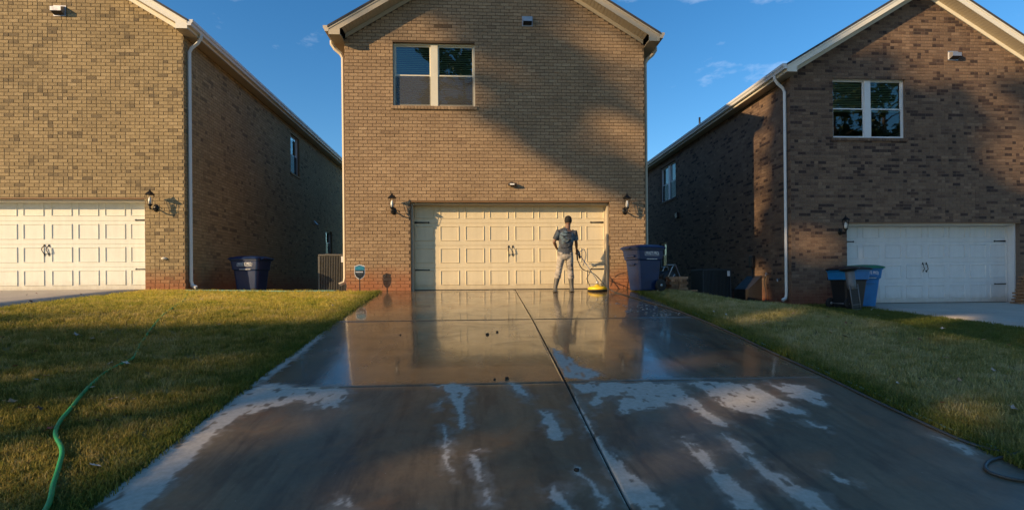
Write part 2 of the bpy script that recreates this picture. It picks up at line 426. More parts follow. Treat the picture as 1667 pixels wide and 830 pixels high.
def poly_sd(x, y, poly):
    """signed distance, inside positive"""
    p = np.array(poly); d = np.full(x.shape, 1e9); ins = np.zeros(x.shape, bool)
    for k in range(len(p)):
        a = p[k]; b = p[(k+1) % len(p)]; e = b-a; w0 = x-a[0]; w1 = y-a[1]
        t = np.clip((w0*e[0]+w1*e[1])/(e@e+1e-12), 0, 1)
        d = np.minimum(d, np.hypot(w0-e[0]*t, w1-e[1]*t))
        c = ((a[1] > y) != (b[1] > y)) & (x < (b[0]-a[0])*(y-a[1])/(b[1]-a[1]+1e-12)+a[0])
        ins ^= c
    return np.where(ins, d, -d)
def dryness(X, Y):
    wx = X+.05*(vnoise(X, Y, 9, 1)-.5)+.03*(vnoise(X, Y, 27, 2)-.5)+.016*(vnoise(X, Y, 70, 5)-.5)
    wy = Y+.16*(vnoise(X, Y, 7, 3)-.5)+.08*(vnoise(X, Y, 22, 4)-.5)+.04*(vnoise(X, Y, 60, 6)-.5)
    sd = np.full(X.shape, -1.0)
    for p in POLYS:
        q = np.array(p); m = (X > q[:, 0].min()-.2) & (X < q[:, 0].max()+.2) & (Y > q[:, 1].min()-.3) & (Y < q[:, 1].max()+.3)
        if m.any(): sd[m] = np.maximum(sd[m], poly_sd(wx[m], wy[m], p))
    d = np.maximum(sstep(sd, -.010, .012), .24*sstep(sd+.12*(vnoise(X, Y, 14, 13)-.5)+.05*(vnoise(X, Y, 45, 14)-.5), -.08, .0))
    d = d*(1-.8*sstep(vnoise(X, Y*.6, 16, 9)+.5*vnoise(X, Y*.5, 40, 10), 1.04, 1.16))
    return d
def concrete(name, wet=True):
    t = NT(name)
    a = t.new('ShaderNodeAttribute'); a.attribute_name = 'dry'; dry = a.outputs['Fac']
    n1 = t.noise(1.3, 5, .6); n2 = t.noise(22, 6, .65); n3 = t.noise(160, 3, .6)
    dryc = t.ramp(n2, [(.3, (.40, .355, .285)), (.7, (.54, .48, .39))])
    wetc = t.ramp(n1, [(.25, (.112, .082, .046)), (.55, (.148, .110, .062)), (.8, (.185, .140, .080))])
    wetc = t.mix(.6, wetc, t.ramp(n2, [(.3, .8), (.7, 1.15)]), 'MULTIPLY')
    bl = t.noise(3.1, 6, .7, vec=t.scaled((1.0, .45, 1)), dist=.8)
    wetc = t.mix(.7, wetc, t.ramp(bl, [(.36, .62), (.5, 1.0), (.66, 1.22)]), 'MULTIPLY')
    fl = t.noise(2.2, 5, .6, vec=t.scaled((2.4, .30, 1)), dist=.5)
    wetc = t.mix(.8, wetc, t.ramp(fl, [(.38, .60), (.48, 1.0), (.66, 1.15)]), 'MULTIPLY')
    # pores and pale grit
    vor = t.new('ShaderNodeTexVoronoi'); vor.inputs['Scale'].default_value = 17; t.link(t.pos(), vor.inputs['Vector'])
    grit = t.math('MULTIPLY', t.mapr(vor.outputs['Distance'], .04, .07, 1, 0), t.ramp(t.noise(6.0, 2), [(.56, 0), (.6, 1)]))
    wetc = t.mix(t.math('MULTIPLY', grit, .55), wetc, (.42, .40, .36))
    # rusty tannin stains in the slab
    wetc = t.mix(t.ramp(t.noise(1.9, 5, .65, dist=1.0), [(.50, 0), (.68, .65)]), wetc, (.20, .105, .045))
    if wet:
        c = t.mix(dry, wetc, dryc)
        px = t.new('ShaderNodeSeparateXYZ'); t.link(t.pos(), px.inputs[0])
        sheet = t.mapr(px.outputs[1], 5.3, 5.6, 0, 1)              # standing film of water on the upper slabs
        st = t.noise(1.0, 4, .6, vec=t.scaled((2.6, .8, 1)), dist=.5)
        rough = t.math('ADD', t.mapr(sheet, 0, 1, .46, .20), t.mapr(st, .3, .7, -.05, .10))
        rough = t.math('ADD', rough, t.math('MULTIPLY', dry, .5), True)
        t.set(c, rough)
        t.b.inputs['IOR'].default_value = 1.5
        t.link(t.mapr(dry, 0, 1, 0.45, .25), t.b.inputs['Specular IOR Level'])
        t.link(t.math('MULTIPLY', t.math('SUBTRACT', 1.0, dry), t.math('MULTIPLY', t.mapr(sheet, 0, 1, .08, .85), t.ramp(t.noise(1.5, 6, .7, vec=t.scaled((.9, 1.6, 1)), dist=.9), [(.40, 1.0), (.56, .72), (.68, .38)]))), t.b.inputs['Coat Weight'])
        t.b.inputs['Coat IOR'].default_value = 1.45
        t.link(t.math('ADD', t.mapr(st, .35, .7, .02, .11), t.mapr(n2, .4, .7, 0, .06)), t.b.inputs['Coat Roughness'])
        hb = t.math('ADD', t.math('MULTIPLY', t.noise(6, 3, .5, vec=t.scaled((1, .5, 1))), 1.0), t.math('MULTIPLY', n3, .16))
        t.bump(hb, .22, .01)
        cb = t.new('ShaderNodeBump'); cb.inputs['Strength'].default_value = .07; cb.inputs['Distance'].default_value = .01
        t.link(t.noise(7, 3, .5, vec=t.scaled((1.2, .5, 1))), cb.inputs['Height']); t.link(cb.outputs[0], t.b.inputs['Coat Normal'])
    else:
        t.set(t.mix(.7, dryc, t.ramp(n1, [(.3, .75), (.7, 1.1)]), 'MULTIPLY'), .85); t.bump(n3, .3, .004)
    return t.m
M_CONC = concrete('wet_driveway_concrete'); M_CONCD = concrete('dry_driveway_concrete', False)
M_JOINT = simple('dark_joint_filler', (.02, .018, .015), .8)

jb = MB()
yy = [13.3, 12.9, 8.85, 5.45, 3.3, 2, 0, -4, -12]
for a, b in zip(yy[:-1], yy[1:]):
    za, zb = float(P(a))-.035, float(P(b))-.035
    jb.add([(XL+.03, a, za), (XR-.03, a, za), (XR-.03, b, zb), (XL+.03, b, zb)], [(0, 3, 2, 1)])
drive = jb.build('driveway', M_JOINT, kind='structure')
def slab(x0, x1, y0, y1, res):
    g = .010
    x0 += g if x0 > XL else 0; x1 -= .013 if x1 < XR else 0; y0 += g; y1 -= g*.6
    xs = np.linspace(x0, x1, max(3, int((x1-x0)/res))); ys = np.linspace(y0, y1, max(3, int((y1-y0)/res)))
    # rounded tooled edges: extra rows, dropped at the rim
    xs = np.concatenate([[x0, x0+.004], xs[1:-1], [x1-.004, x1]]); ys = np.concatenate([[y0, y0+.004], ys[1:-1], [y1-.004, y1]])
    def zf(X, Y):
        z = P(Y)+.003*(vnoise(X, Y, 1.3, 21)-.5)
        e = np.minimum(np.minimum(X-x0, x1-X), np.minimum(Y-y0, y1-Y))
        return z-.006*(1-np.clip(e/.012, 0, 1))**2
    me = grid_mesh('slab', xs, ys, zf, M_CONC)
    X, Y = np.meshgrid(xs, ys)
    at = me.attributes.new('dry', 'FLOAT', 'POINT'); at.data.foreach_set('value', dryness(X, Y).ravel().astype(np.float32))
    # skirt
    bm = bmesh.new(); bm.from_mesh(me)
    be = [e for e in bm.edges if e.is_boundary]
    r = bmesh.ops.extrude_edge_only(bm, edges=be)
    for v in [x for x in r['geom'] if isinstance(x, bmesh.types.BMVert)]: v.co.z -= .10
    bm.to_mesh(me); bm.free()
    return link('slab', me, drive)
XJ = .90
for (a, b, res) in ((8.85, 13.32, .05), (5.45, 8.85, .03), (2.0, 5.45, .014), (-1.7, 2.0, .1), (-5.4, -1.7, .3)):
    slab(XL, XJ, a, b, res); slab(XJ, XR, a, b, res)

def strip(name, x0, x1, y0, y1, zf, mat):
    xs = np.linspace(x0, x1, 8); ys = np.linspace(y0, y1, 40)
    me = grid_mesh(name, xs, ys, zf, mat)
    bm = bmesh.new(); bm.from_mesh(me)
    r = bmesh.ops.extrude_edge_only(bm, edges=[e for e in bm.edges if e.is_boundary])
    for v in [x for x in r['geom'] if isinstance(x, bmesh.types.BMVert)]: v.co.z -= .14
    bm.to_mesh(me); bm.free(); return link(name, me, kind='structure')
strip('neighbour_driveway', 9.62, 15.3, -6, 13.86, lambda X, Y: R(Y)+.0*X, M_CONCD)
strip('neighbour_apron', -13.0, -7.84, 2, 13.36, lambda X, Y: G(-7.84+0*X, Y)+.03-.0*Y, M_CONCD)

# ------------------------------------------------------------------ brickwork
CRS, BL, JT = .0812, .2160, .0115       # course height, brick pitch, joint
def brick_template(w, h, d, c=.003, jit=None):
    """chamfered brick front: 13 quads-ish; centred, y from -d to 0"""
    w /= 2; h /= 2
    j = jit if jit is not None else np.zeros((4, 2))
    o = np.array([(-w, 0, -h), (w, 0, -h), (w, 0, h), (-w, 0, h)], float)
    f = o.copy(); f[:, 1] = -d+c; f[:, 0] += j[:, 0]; f[:, 2] += j[:, 1]
    g = f.copy(); g[:, 1] = -d; g[:, 0] *= (w-c)/w; g[:, 2] *= (h-c)/h
    return np.concatenate([o, f, g])
BQ = np.array([(0,1,5,4),(1,2,6,5),(2,3,7,6),(3,0,4,7),(4,5,9,8),(5,6,10,9),(6,7,11,10),(7,4,8,11),(8,9,10,11)])
def course_spans(z, x0, x1, ops, gable=None):
    a, b = x0, x1
    if gable:
        a, b = gable(z)
        a, b = max(a, x0), min(b, x1)
    sp = [(a, b)]
    for (ox0, ox1, oz0, oz1) in ops:
        if z > oz0-.01 and z < oz1+.01:
            n = []
            for (p, q) in sp:
                if ox1 <= p or ox0 >= q: n.append((p, q)); continue
                if ox0 > p: n.append((p, ox0))
                if ox1 < q: n.append((ox1, q))
            sp = n
    return sp
def lay(x0, x1, z0, z1, ops=(), gable=None, mixed=False):
    out = []; k = 0; z = z0
    while z+CRS < z1+.001:
        off = (BL/2 if k % 2 else 0)+rng.uniform(-.008, .008)
        for (a, b) in course_spans(z+CRS/2, x0, x1, ops, gable):
            i0 = math.floor((a-x0-off)/BL); x = x0+off+i0*BL
            while x < b:
                l, r = max(x, a), min(x+BL-JT, b)
                if x < a and a-x < .03: pass
                if r-l > .17 and mixed and rng.random() < .30:      # a snapped pair of headers in the running bond
                    m_ = (l+r)/2; out.append((l, m_-.004, z, z+CRS-JT, False)); out.append((m_+.004, r, z, z+CRS-JT, False))
                elif r-l > .035: out.append((l, r, z, z+CRS-JT, (r-l) > BL-JT-.005))
                x += BL
        z += CRS; k += 1
    return out
def tones(n, accents=.1):
    t = np.clip(rng.normal(.62, .17, n), .28, 1); acc = rng.random(n) < accents
    t[acc] = rng.uniform(0, .2, acc.sum()); return t
def brick_mass(bricks, mat, M, parent, accents, proud=.007):
    """joined rest of the bricks of one wall"""
    n = len(bricks); V = np.zeros((n, 12, 3))
    for i, (a, b, c, d, full) in enumerate(bricks):
        jit = rng.normal(0, .0013, (4, 2))
        v = brick_template(b-a, d-c, proud+rng.normal(0, .0012), .003, jit)
        v[:, 0] += (a+b)/2; v[:, 2] += (c+d)/2; V[i] = v
    V = V.reshape(-1, 3); Q = (BQ[None]+12*np.arange(n)[:, None, None]).reshape(-1, 4)
    A = np.array(M.to_3x3()); V = V@A.T+np.array(M.translation)
    me = fast_mesh('bricks', V, Q, mat)
    tn = np.repeat(tones_run(bricks, accents), 12)
    ca = me.attributes.new('tone', 'FLOAT_COLOR', 'POINT')
    ca.data.foreach_set('color', np.stack([tn, tn, tn, np.ones_like(tn)], 1).ravel().astype(np.float32))
    return link('bricks', me, parent, kind='stuff')
def tones_run(bricks, accents, sd=None):
    """dark bricks tend to come in short runs along a course"""
    n = len(bricks); sd = .085+accents*.5; t = np.clip(rng.normal(.62, sd, n), .26, 1); run = 0
    short = np.array([q[1]-q[0] < .15 for q in bricks])
    for i in range(n):
        if run > 0: t[i] = rng.uniform(0, .3); run -= 1
        elif rng.random() < accents*(2.6 if short[i] else .35): run = int(rng.random() < .3); t[i] = rng.uniform(0, .32)
    return t
_bt = {}
def brick_variants(key, mat, ex=0):
    if key not in _bt:
        L = []
        for k in range(14):
            v = brick_template(BL-JT, CRS-JT, .007+rng.normal(0, .0012), .003, rng.normal(0, .0013, (4, 2)))
            me = fast_mesh('brick', v, BQ, mat); tn = [.1, .3, .4, .45, .5, .55, .6, .62, .66, .7, .75, .82, .9, 1.0][k]
            ca = me.attributes.new('tone', 'FLOAT_COLOR', 'POINT'); ca.data.foreach_set('color', np.tile([tn, tn, tn, 1], 12).astype(np.float32)); L.append(me)
        _bt[key] = L
    return _bt[key]

def wall_sheet(mb, x0, x1, z0, z1, ops, M=None, y=0.0):
    xs = sorted({x0, x1, *[v for o in ops for v in (o[0], o[1])]}); zs = sorted({z0, z1, *[v for o in ops for v in (o[2], o[3])]})
    for i in range(len(xs)-1):
        for j in range(len(zs)-1):
            cx, cz = (xs[i]+xs[i+1])/2, (zs[j]+zs[j+1])/2
            if any(o[0] < cx < o[1] and o[2] < cz < o[3] for o in ops): continue
            mb.add([(xs[i], y, zs[j]), (xs[i+1], y, zs[j]), (xs[i+1], y, zs[j+1]), (xs[i], y, zs[j+1])], [(0, 1, 2, 3)], M)

HW, HD, EZ, SL = 7.37, 16.0, 6.07, .60      # house width, depth, eave height above the sill, roof slope
GX0, GX1, GZ = 1.54, 6.46, 2.16             # garage opening
def gable(z):
    d = (z-EZ-.02)/SL
    return (0, HW) if d < 0 else (d, HW-d)

def window(house, M, x0, x1, z0, z1, units, mframe, brickmat, blinds_full, name='window'):
    """double-hung window units in a masonry opening; M maps wall coordinates (x, depth, z) to the house"""
    f = MB(); D0, D1 = .075, .15
    fw = .035
    f.box((x0, D0, z0), (x0+fw, D1, z1), M); f.box((x1-fw, D0, z0), (x1, D1, z1), M)
    f.box((x0+fw, D0, z1-fw), (x1-fw, D1, z1), M); f.box((x0+fw, D0, z0), (x1-fw, D1, z0+fw*.7), M)
    w = (x1-x0); mw = .17 if units == 2 else 0
    root = None; spans = [(x0+fw, x1-fw)] if units == 1 else [(x0+fw, x0+w/2-mw/2), (x0+w/2+mw/2, x1-fw)]
    if units == 2: f.box((x0+w/2-mw/2, D0-.012, z0+fw*.7), (x0+w/2+mw/2, D1, z1-fw), M)
    root = f.build(name, mframe, house)
    zm = (z0+z1)/2-.0
    for (a, b) in spans:
        s = MB(); sw = .032
        # sashes: the lower one sits proud of the upper one
        for (za, zb, ya, yb) in ((zm-.02, z1-fw, D0+.035, D0+.06), (z0+fw*.7, zm+.02, D0+.010, D0+.034)):
            s.box((a+.002, ya, za), (a+sw, yb, zb-.002), M); s.box((b-sw, ya, za), (b-.002, yb, zb-.002), M)
            s.box((a+sw, ya, zb-sw), (b-sw, yb, zb-.003), M); s.box((a+sw, ya, za+.001), (b-sw, yb, za+sw+.01), M)
        s.build('sash', mframe, root)
        for (za, zb, yy_) in ((zm, z1-fw-.03, D0+.048), (z0+fw+.02, zm-.015, D0+.022)):
            MB().add([(a+.03, yy_, za), (b-.03, yy_, za), (b-.03, yy_, zb), (a+.03, yy_, zb)], [(0, 1, 2, 3)], M).build('pane', M_GLASS, root)
        if blinds_full: MB().add([(a+.01, D0+.006, z0+fw), (b-.01, D0+.006, z0+fw), (b-.01, D0+.006, zm-.03), (a+.01, D0+.006, zm-.03)], [(0, 1, 2, 3)], M).build('insect_screen', M_SCREEN, root)
        bl = MB(); zlo = z0+.05 if blinds_full else zm-.02; z = z1-.06; tilt = .35
        while z > zlo:
            bl.add([(a+.02, .175-.014, z-.016), (b-.02, .175-.014, z-.016), (b-.02, .175+.014, z+.016), (a+.02, .175+.014, z+.016),
                    (a+.02, .175-.014, z-.018), (b-.02, .175-.014, z-.018), (b-.02, .175+.014, z+.014), (a+.02, .175+.014, z+.014)],
                   [(0, 1, 2, 3), (7, 6, 5, 4), (0, 4, 5, 1), (2, 6, 7, 3)], M); z -= .046
        bl.box((a+.02, .15, zlo-.03), (b-.02, .19, zlo-.01), M)
        tag(bl.build('blind', M_BLIND, root), kind='stuff')
    # rowlock sill of header bricks, sloping out
    n = max(2, int(round((x1-x0+.1)/.0812))); st = (x1-x0+.1)/n; hb = []
    sl_ = MB().box((x0-.05, -.028, z0-.082), (x1+.05, .07, z0-.008), M); sill = sl_.build('sill', house.get('mortar_m') or M_MORT_C, root) if False else sl_.build('sill', M_MORT_C, root)
    V = []
    for i in range(n):
        a = x0-.05+i*st+.004; b = a+st-.008
        v = brick_template(b-a, .076, .012, .003, rng.normal(0, .001, (4, 2))); v[:, 0] += (a+b)/2; v[:, 1] -= .028; v[:, 2] += z0-.045
        top = v.copy(); V.append(v)
        u = brick_template(b-a, .095, .010, .003); u = u[:, [0, 2, 1]]; u[:, 2] = z0-.008-u[:, 2]; u[:, 0] += (a+b)/2; u[:, 1] += .021; V.append(u)
    V = np.concatenate(V); nb = 2*n
    A = np.array(M.to_3x3()); V = V@A.T+np.array(M.translation)
    me = fast_mesh('sill_bricks', V, (BQ[None]+12*np.arange(nb)[:, None, None]).reshape(-1, 4), brickmat)
    tn = np.repeat(np.repeat(np.clip(rng.normal(.55, .15, n), 0, 1), 2), 12); ca = me.attributes.new('tone', 'FLOAT_COLOR', 'POINT')
    ca.data.foreach_set('color', np.stack([tn, tn, tn, np.ones_like(tn)], 1).ravel().astype(np.float32))
    link('sill_bricks', me, root, kind='stuff')
    return root

def door_panel_mesh(mat, w=.475, h=.37):
    m = MB(); o, r, i = .0, .011, .024
    def ring(d, y): return [(-w/2+d, y, -h/2+d), (w/2-d, y, -h/2+d), (w/2-d, y, h/2-d), (-w/2+d, y, h/2-d)]
    L = [ring(0, 0), ring(.005, -.014), ring(.016, -.014), ring(.026, .006)]
    vs = sum(L, []); fs = []
    for k in range(3):
        for j in range(4):
            a = k*4+j; b = k*4+(j+1) % 4; fs.append((a, b, b+4, a+4))
    m.add(vs, fs)
    a, b = -w/2+.026, w/2-.026; n = 5; st = (b-a)/n; prof = []
    for k in range(n):
        x = a+k*st; prof += [(x+.0 if k == 0 else x+.008, .006), (x+st if k == n-1 else x+st-.008, .006)]
        if k < n-1: prof.append((x+st, .022))
    vs = [(x, y, -h/2+.026) for x, y in prof]+[(x, y, h/2-.026) for x, y in prof]; N = len(prof)
    m.add(vs, [(k, k+1, k+1+N, k+N) for k in range(N-1)])
    return m.mesh('panel', mat)

def lamp_parts(house, lx, mglass=M_BULB):
    b = MB(); y = -.235
    b.lathe([(.001, 0), (.06, .004), (.062, .018), (.035, .03), (.001, .034)], 12, Matrix.Translation((lx, 0, 1.93)) @ Matrix.Rotation(radians(90), 4, 'X') @ Matrix.Diagonal((1, 1.5, 1, 1)))
    b.tube(spline([(lx, -.02, 1.93), (lx, -.09, 1.905), (lx, -.16, 1.88), (lx, y, 1.905), (lx, y, 1.97)], 4), [.016]*17, 8)
    b.tube([(lx, -.03, 1.96), (lx, -.07, 1.99), (lx, -.09, 1.95)], .008, 6)
    T = Matrix.Translation((lx, y, 0))
    b.lathe([(.001, 1.865), (.012, 1.875), (.02, 1.90), (.012, 1.93), (.05, 1.975), (.052, 1.99), (.001, 1.992)], 10, T)
    root = b.build('wall_lamp', M_BLACK, house)
    c = MB(); c.lathe([(.105, 2.205), (.108, 2.215), (.075, 2.25), (.035, 2.285), (.018, 2.30), (.022, 2.315), (.006, 2.335), (.004, 2.36), (.001, 2.362)], 6, T, False)
    c.build('lamp_cap', M_BLACK, root)
    g = MB(); g.lathe([(.03, 1.993), (.034, 2.06), (.026, 2.13), (.012, 2.16)], 10, T); g.build('lamp_globe', mglass, root)
    fr = MB()
    for k in range(6):
        a = 2*pi*k/6; fr.tube([(lx+.045*cos(a), y+.045*sin(a), 1.985), (lx+.082*cos(a), y+.082*sin(a), 2.21)], .0045, 5)
    fr.build('lamp_frame', M_BLACK, root)
    return root

def roof_z(x): return 6.25+SL*(min(x, HW-x)+.28)

def brick_house(name, loc, label, mbrick, mmort, mdoor, mtrim, mspout, mwin, accents, front_ops, left_ops, right_ops,
                lamps=(), vents=(), spout=None, blinds=(True,), count=True, relief_front=True, full_blinds=True, spout_bottom=.05):
    H = empty(name, loc, 0, label, 'house', 'brick houses along the row of rear driveways')
    OPS = [(GX0, GX1, -.5, GZ)]+list(front_ops)
    # -- front wall
    m = MB(); wall_sheet(m, 0, HW, -.9, EZ+.02, OPS)
    m.add([(0, 0, EZ+.02), (HW, 0, EZ+.02), (HW/2, 0, EZ+.02+SL*HW/2)], [(0, 1, 2)])
    for (a, b, c, d) in front_ops:
        for q in ([(a, 0, c), (a, .15, c), (a, .15, d), (a, 0, d)], [(b, 0, c), (b, 0, d), (b, .15, d), (b, .15, c)], [(a, 0, d), (a, .15, d), (b, .15, d), (b, 0, d)], [(a, 0, c), (b, 0, c), (b, .15, c), (a, .15, c)]):
            m.add(q, [(0, 1, 2, 3)])
    for q in ([(GX0, 0, -.5), (GX0, .36, -.5), (GX0, .36, GZ), (GX0, 0, GZ)], [(GX1, 0, -.5), (GX1, 0, GZ), (GX1, .36, GZ), (GX1, .36, -.5)], [(GX0, 0, GZ), (GX0, .36, GZ), (GX1, .36, GZ), (GX1, 0, GZ)],
              [(GX0, .45, -.5), (GX1, .45, -.5), (GX1, .45, GZ+.2), (GX0, .45, GZ+.2)]):
        m.add(q, [(0, 1, 2, 3)])
    wall = m.build('front_wall', mmort, H)
    mixed = mbrick is not M_BRICK_C
    br = lay(.002, HW-.002, -.57, EZ+.02+SL*HW/2-.1, OPS, gable, mixed)
    Lw = Vector(loc); sc = []
    if count:
        for i, q in enumerate(br):
            if not q[4]: continue
            p = px_of((Lw.x+(q[0]+q[1])/2, Lw.y, Lw.z+(q[2]+q[3])/2))
            gz = float(G(Lw.x+q[0], Lw.y-.1))
            if 8 < p[0] < 1655 and 6 < p[1] < 824 and Lw.z+q[2] > gz+.02: sc.append((p[2], i))
        sc.sort()
    chosen = set(i for _, i in sc[:300])
    rest = [q for i, q in enumerate(br) if i not in chosen]
    brick_mass(rest, mbrick, Matrix.Identity(4), wall, accents)
    vv = brick_variants(mbrick.name, mbrick, .35 if mixed else 0)
    tn = tones_run(br, accents)
    tab = np.array([.1, .3, .4, .45, .5, .55, .6, .62, .66, .7, .75, .82, .9, 1.0])
    for i in sorted(chosen):
        q = br[i]; k = int(np.argmin(abs(tab-tn[i]+rng.normal(0, .01, 14))))
        o = bpy.data.objects.new('brick', vv[k]); COL.objects.link(o); o.parent = wall; o.location = ((q[0]+q[1])/2, 0, (q[2]+q[3])/2)
    # -- side walls
    ML = Matrix.Translation((0, HD, 0)) @ Matrix.Rotation(radians(-90), 4, 'Z')     # wall x runs from the back to the front
    MR = Matrix.Translation((HW, 0, 0)) @ Matrix.Rotation(radians(90), 4, 'Z')
    for M, ops, nm, flip in ((ML, [(HD-b, HD-a, c, d) for a, b, c, d in left_ops], 'side_wall', 1), (MR, list(right_ops), 'side_wall', 0)):
        s = MB(); wall_sheet(s, 0, HD, -.9, EZ+.02, ops, M)
        for (a, b, c, d) in ops:
            for q in ([(a, 0, c), (a, .15, c), (a, .15, d), (a, 0, d)], [(b, 0, c), (b, 0, d), (b, .15, d), (b, .15, c)], [(a, 0, d), (a, .15, d), (b, .15, d), (b, 0, d)]):
                s.add(q, [(0, 1, 2, 3)], M)
        sw = s.build(nm, mmort, H)
        brick_mass(lay(0, HD, -.57, EZ, ops, None, mixed), mbrick, M, sw, accents*.8)
    b = MB(); b.add([(0, HD, -.9), (HW, HD, -.9), (HW, HD, EZ), (HW/2, HD, EZ+SL*HW/2), (0, HD, EZ)], [(0, 1, 2, 3, 4)]); b.build('back_wall', mmort, H)
    # -- windows
    for k, (a, b_, c, d) in enumerate(front_ops): window(H, Matrix.Identity(4), a, b_, c, d, 2, mwin, mbrick, full_blinds)
    for M, ops in ((ML, [(HD-b, HD-a, c, d) for a, b, c, d in left_ops]), (MR, right_ops)):
        for (a, b_, c, d) in ops: window(H, M, a, b_, c, d, 2 if b_-a > 1.4 else 1, M_WINW, mbrick, True)
    # -- roof: slabs, rake boards, soffits, frieze boards, gutters
    ro = MB(); y0, y1 = -.36, HD+.3; ov = .28; RX = HW/2
    rz = lambda x: 6.25+SL*(x+ov)
    for sgn in (0, 1):
        f = (lambda x: x) if sgn == 0 else (lambda x: HW-x)
        pts = [(f(-ov-.02), rz(-ov-.02)), (f(RX), rz(RX)), (f(RX), rz(RX)-.05), (f(-ov-.02), rz(-ov-.02)-.05)]
        ro.prism(pts, y0-.025, y1)
    roof = ro.build('roof', M_SHINGLE, H)
    for sgn in (0, 1):
        f = (lambda x: x) if sgn == 0 else (lambda x: HW-x)
        q = MB(); q.prism([(f(-ov), rz(-ov)-.052), (f(RX), rz(RX)-.052), (f(RX), rz(RX)-.235), (f(-.02), rz(-.02)-.235), (f(-.02), 6.03), (f(-ov), 6.03)], y0, y0+.022)
        q.build('rake_board', mtrim, roof)
        q = MB()      # crown strip near the drip edge
        q.prism([(f(-ov), rz(-ov)-.054), (f(RX), rz(RX)-.054), (f(RX), rz(RX)-.10), (f(-ov), rz(-ov)-.10)], y0-.012, y0-.001)
        q.build('drip_strip', mtrim, roof)
        # ribbed rake soffit
        q = MB(); n = 46; L0 = .02
        for k in range(n):
            xa = L0+(RX-L0)*k/n; xb = L0+(RX-L0)*(k+1)/n-.012
            q.prism([(f(xa), rz(xa)-.215), (f(xb), rz(xb)-.215), (f(xb), rz(xb)-.228), (f(xa), rz(xa)-.228)], y0+.024, .0)
        q.prism([(f(L0), rz(L0)-.20), (f(RX), rz(RX)-.20), (f(RX), rz(RX)-.214), (f(L0), rz(L0)-.214)], y0+.024, .0)
        tag(q.build('rake_soffit', M_SOFFIT, roof), kind='stuff')
        q = MB(); q.prism([(f(.03), rz(.03)-.23), (f(RX), rz(RX)-.23), (f(RX), rz(RX)-.33), (f(.03), rz(.03)-.33)], -.036, -.013)
        q.build('frieze_board', mtrim, roof)
        q = MB(); xa, xb = sorted((f(-ov+.002), f(-.001))); q.box((xa, y0+.024, 6.025), (xb, HD, 6.045)); q.build('eave_soffit', M_SOFFIT, roof)
        q = MB(); xa, xb = sorted((f(-ov), f(-ov+.018))); q.box((xa, y0+.023, 6.046), (xb, HD, rz(-ov)-.055)); q.build('fascia', mtrim, roof)
        # K-style gutter
        gp = [(-ov-.002, 6.235), (-ov-.002, 6.10), (-ov-.085, 6.10), (-ov-.10, 6.15), (-ov-.125, 6.18), (-ov-.13, 6.235), (-ov-.122, 6.235), (-ov-.116, 6.185), (-ov-.08, 6.108), (-ov-.01, 6.108), (-ov-.01, 6.235)]
        q = MB(); q.prism([(f(x), z) for x, z in gp], y0+.0, HD+.1)
        q.prism([(f(x), z) for x, z in gp[:6]], y0-.004, y0-.001)
        g_ = q.build('gutter', mspout, roof)
    # -- garage door
    g = MB(); SH = .556; yd = .33
    for k in range(4): g.box((GX0+.05, yd+.0, .004+k*SH), (GX1-.04, yd+.04, (k+1)*SH-.004), None, .004)
    g.box((GX0+.05, yd+.01, 0), (GX1-.04, yd+.03, 2.2))
    door = g.build('garage_door', mdoor, H)
    pm = door_panel_mesh(mdoor); dl, dw = GX0+.06, 4.82
    for k in range(4):
        for u in (.052, .180, .311, .437, .570, .696, .824, .947):
            o = bpy.data.objects.new('panel', pm); COL.objects.link(o); o.parent = door; o.location = (dl+dw*u, yd-.0005, .305+k*SH)
    for zz in (.50, 1.69):
        for sg in (1, -1):
            x = GX0+.065 if sg > 0 else GX1-.055
            q = MB(); q.prism([(x, zz-.022), (x+sg*.33, zz-.012), (x+sg*.345, zz-.026), (x+sg*.375, zz), (x+sg*.345, zz+.026), (x+sg*.33, zz+.012), (x, zz+.022)], yd-.014, yd-.002)
            q.build('strap_hinge', M_BLACK, door)
    cx = (GX0+GX1)/2
    for sg in (-1, 1):
        q = MB(); x = cx+sg*.052
        q.tube(spline([(x, yd-.016, 1.065), (x-.012, yd-.055, 1.03), (x-.016, yd-.065, .98), (x+.006, yd-.06, .93), (x, yd-.016, .885)], 5), .009, 6)
        for zz, s2 in ((1.075, 1), (.875, -1)):
            q.prism([(x-.018, zz-.02*s2), (x-.02, zz+.0*s2), (x, zz+.045*s2), (x+.02, zz+.0*s2), (x+.018, zz-.02*s2)], yd-.014, yd-.001)
        q.build('door_handle', M_BLACK, door)
    q = MB(); q.box((GX0+.002, .12, -.3), (GX0+.05, yd-.001, GZ-.002)); q.build('door_jamb', mtrim, H)
    q = MB(); q.box((GX1-.04, .12, -.3), (GX1-.002, yd-.001, GZ-.002)); q.box((GX1-.075, yd-.03, -.3), (GX1-.041, yd-.001, GZ-.06)); q.build('door_jamb', mtrim if mdoor is not M_DOORR else mdoor, H)
    q = MB(); q.box((GX0+.052, .12, GZ-.055), (GX1-.042, yd-.001, GZ-.003)); q.build('door_head', mtrim if mdoor is not M_DOORR else mdoor, H)
    q = MB(); q.box((GX0-.02, -.014, GZ-.004), (GX1+.02, .11, GZ+.010)); q.build('lintel', M_RUST, H)
    q = MB(); q.box((GX0+.05, yd-.004, -.012), (GX1-.04, yd+.03, .012)); q.build('door_seal', M_RUBBER, H)
    for lx in lamps: lamp_parts(H, lx)
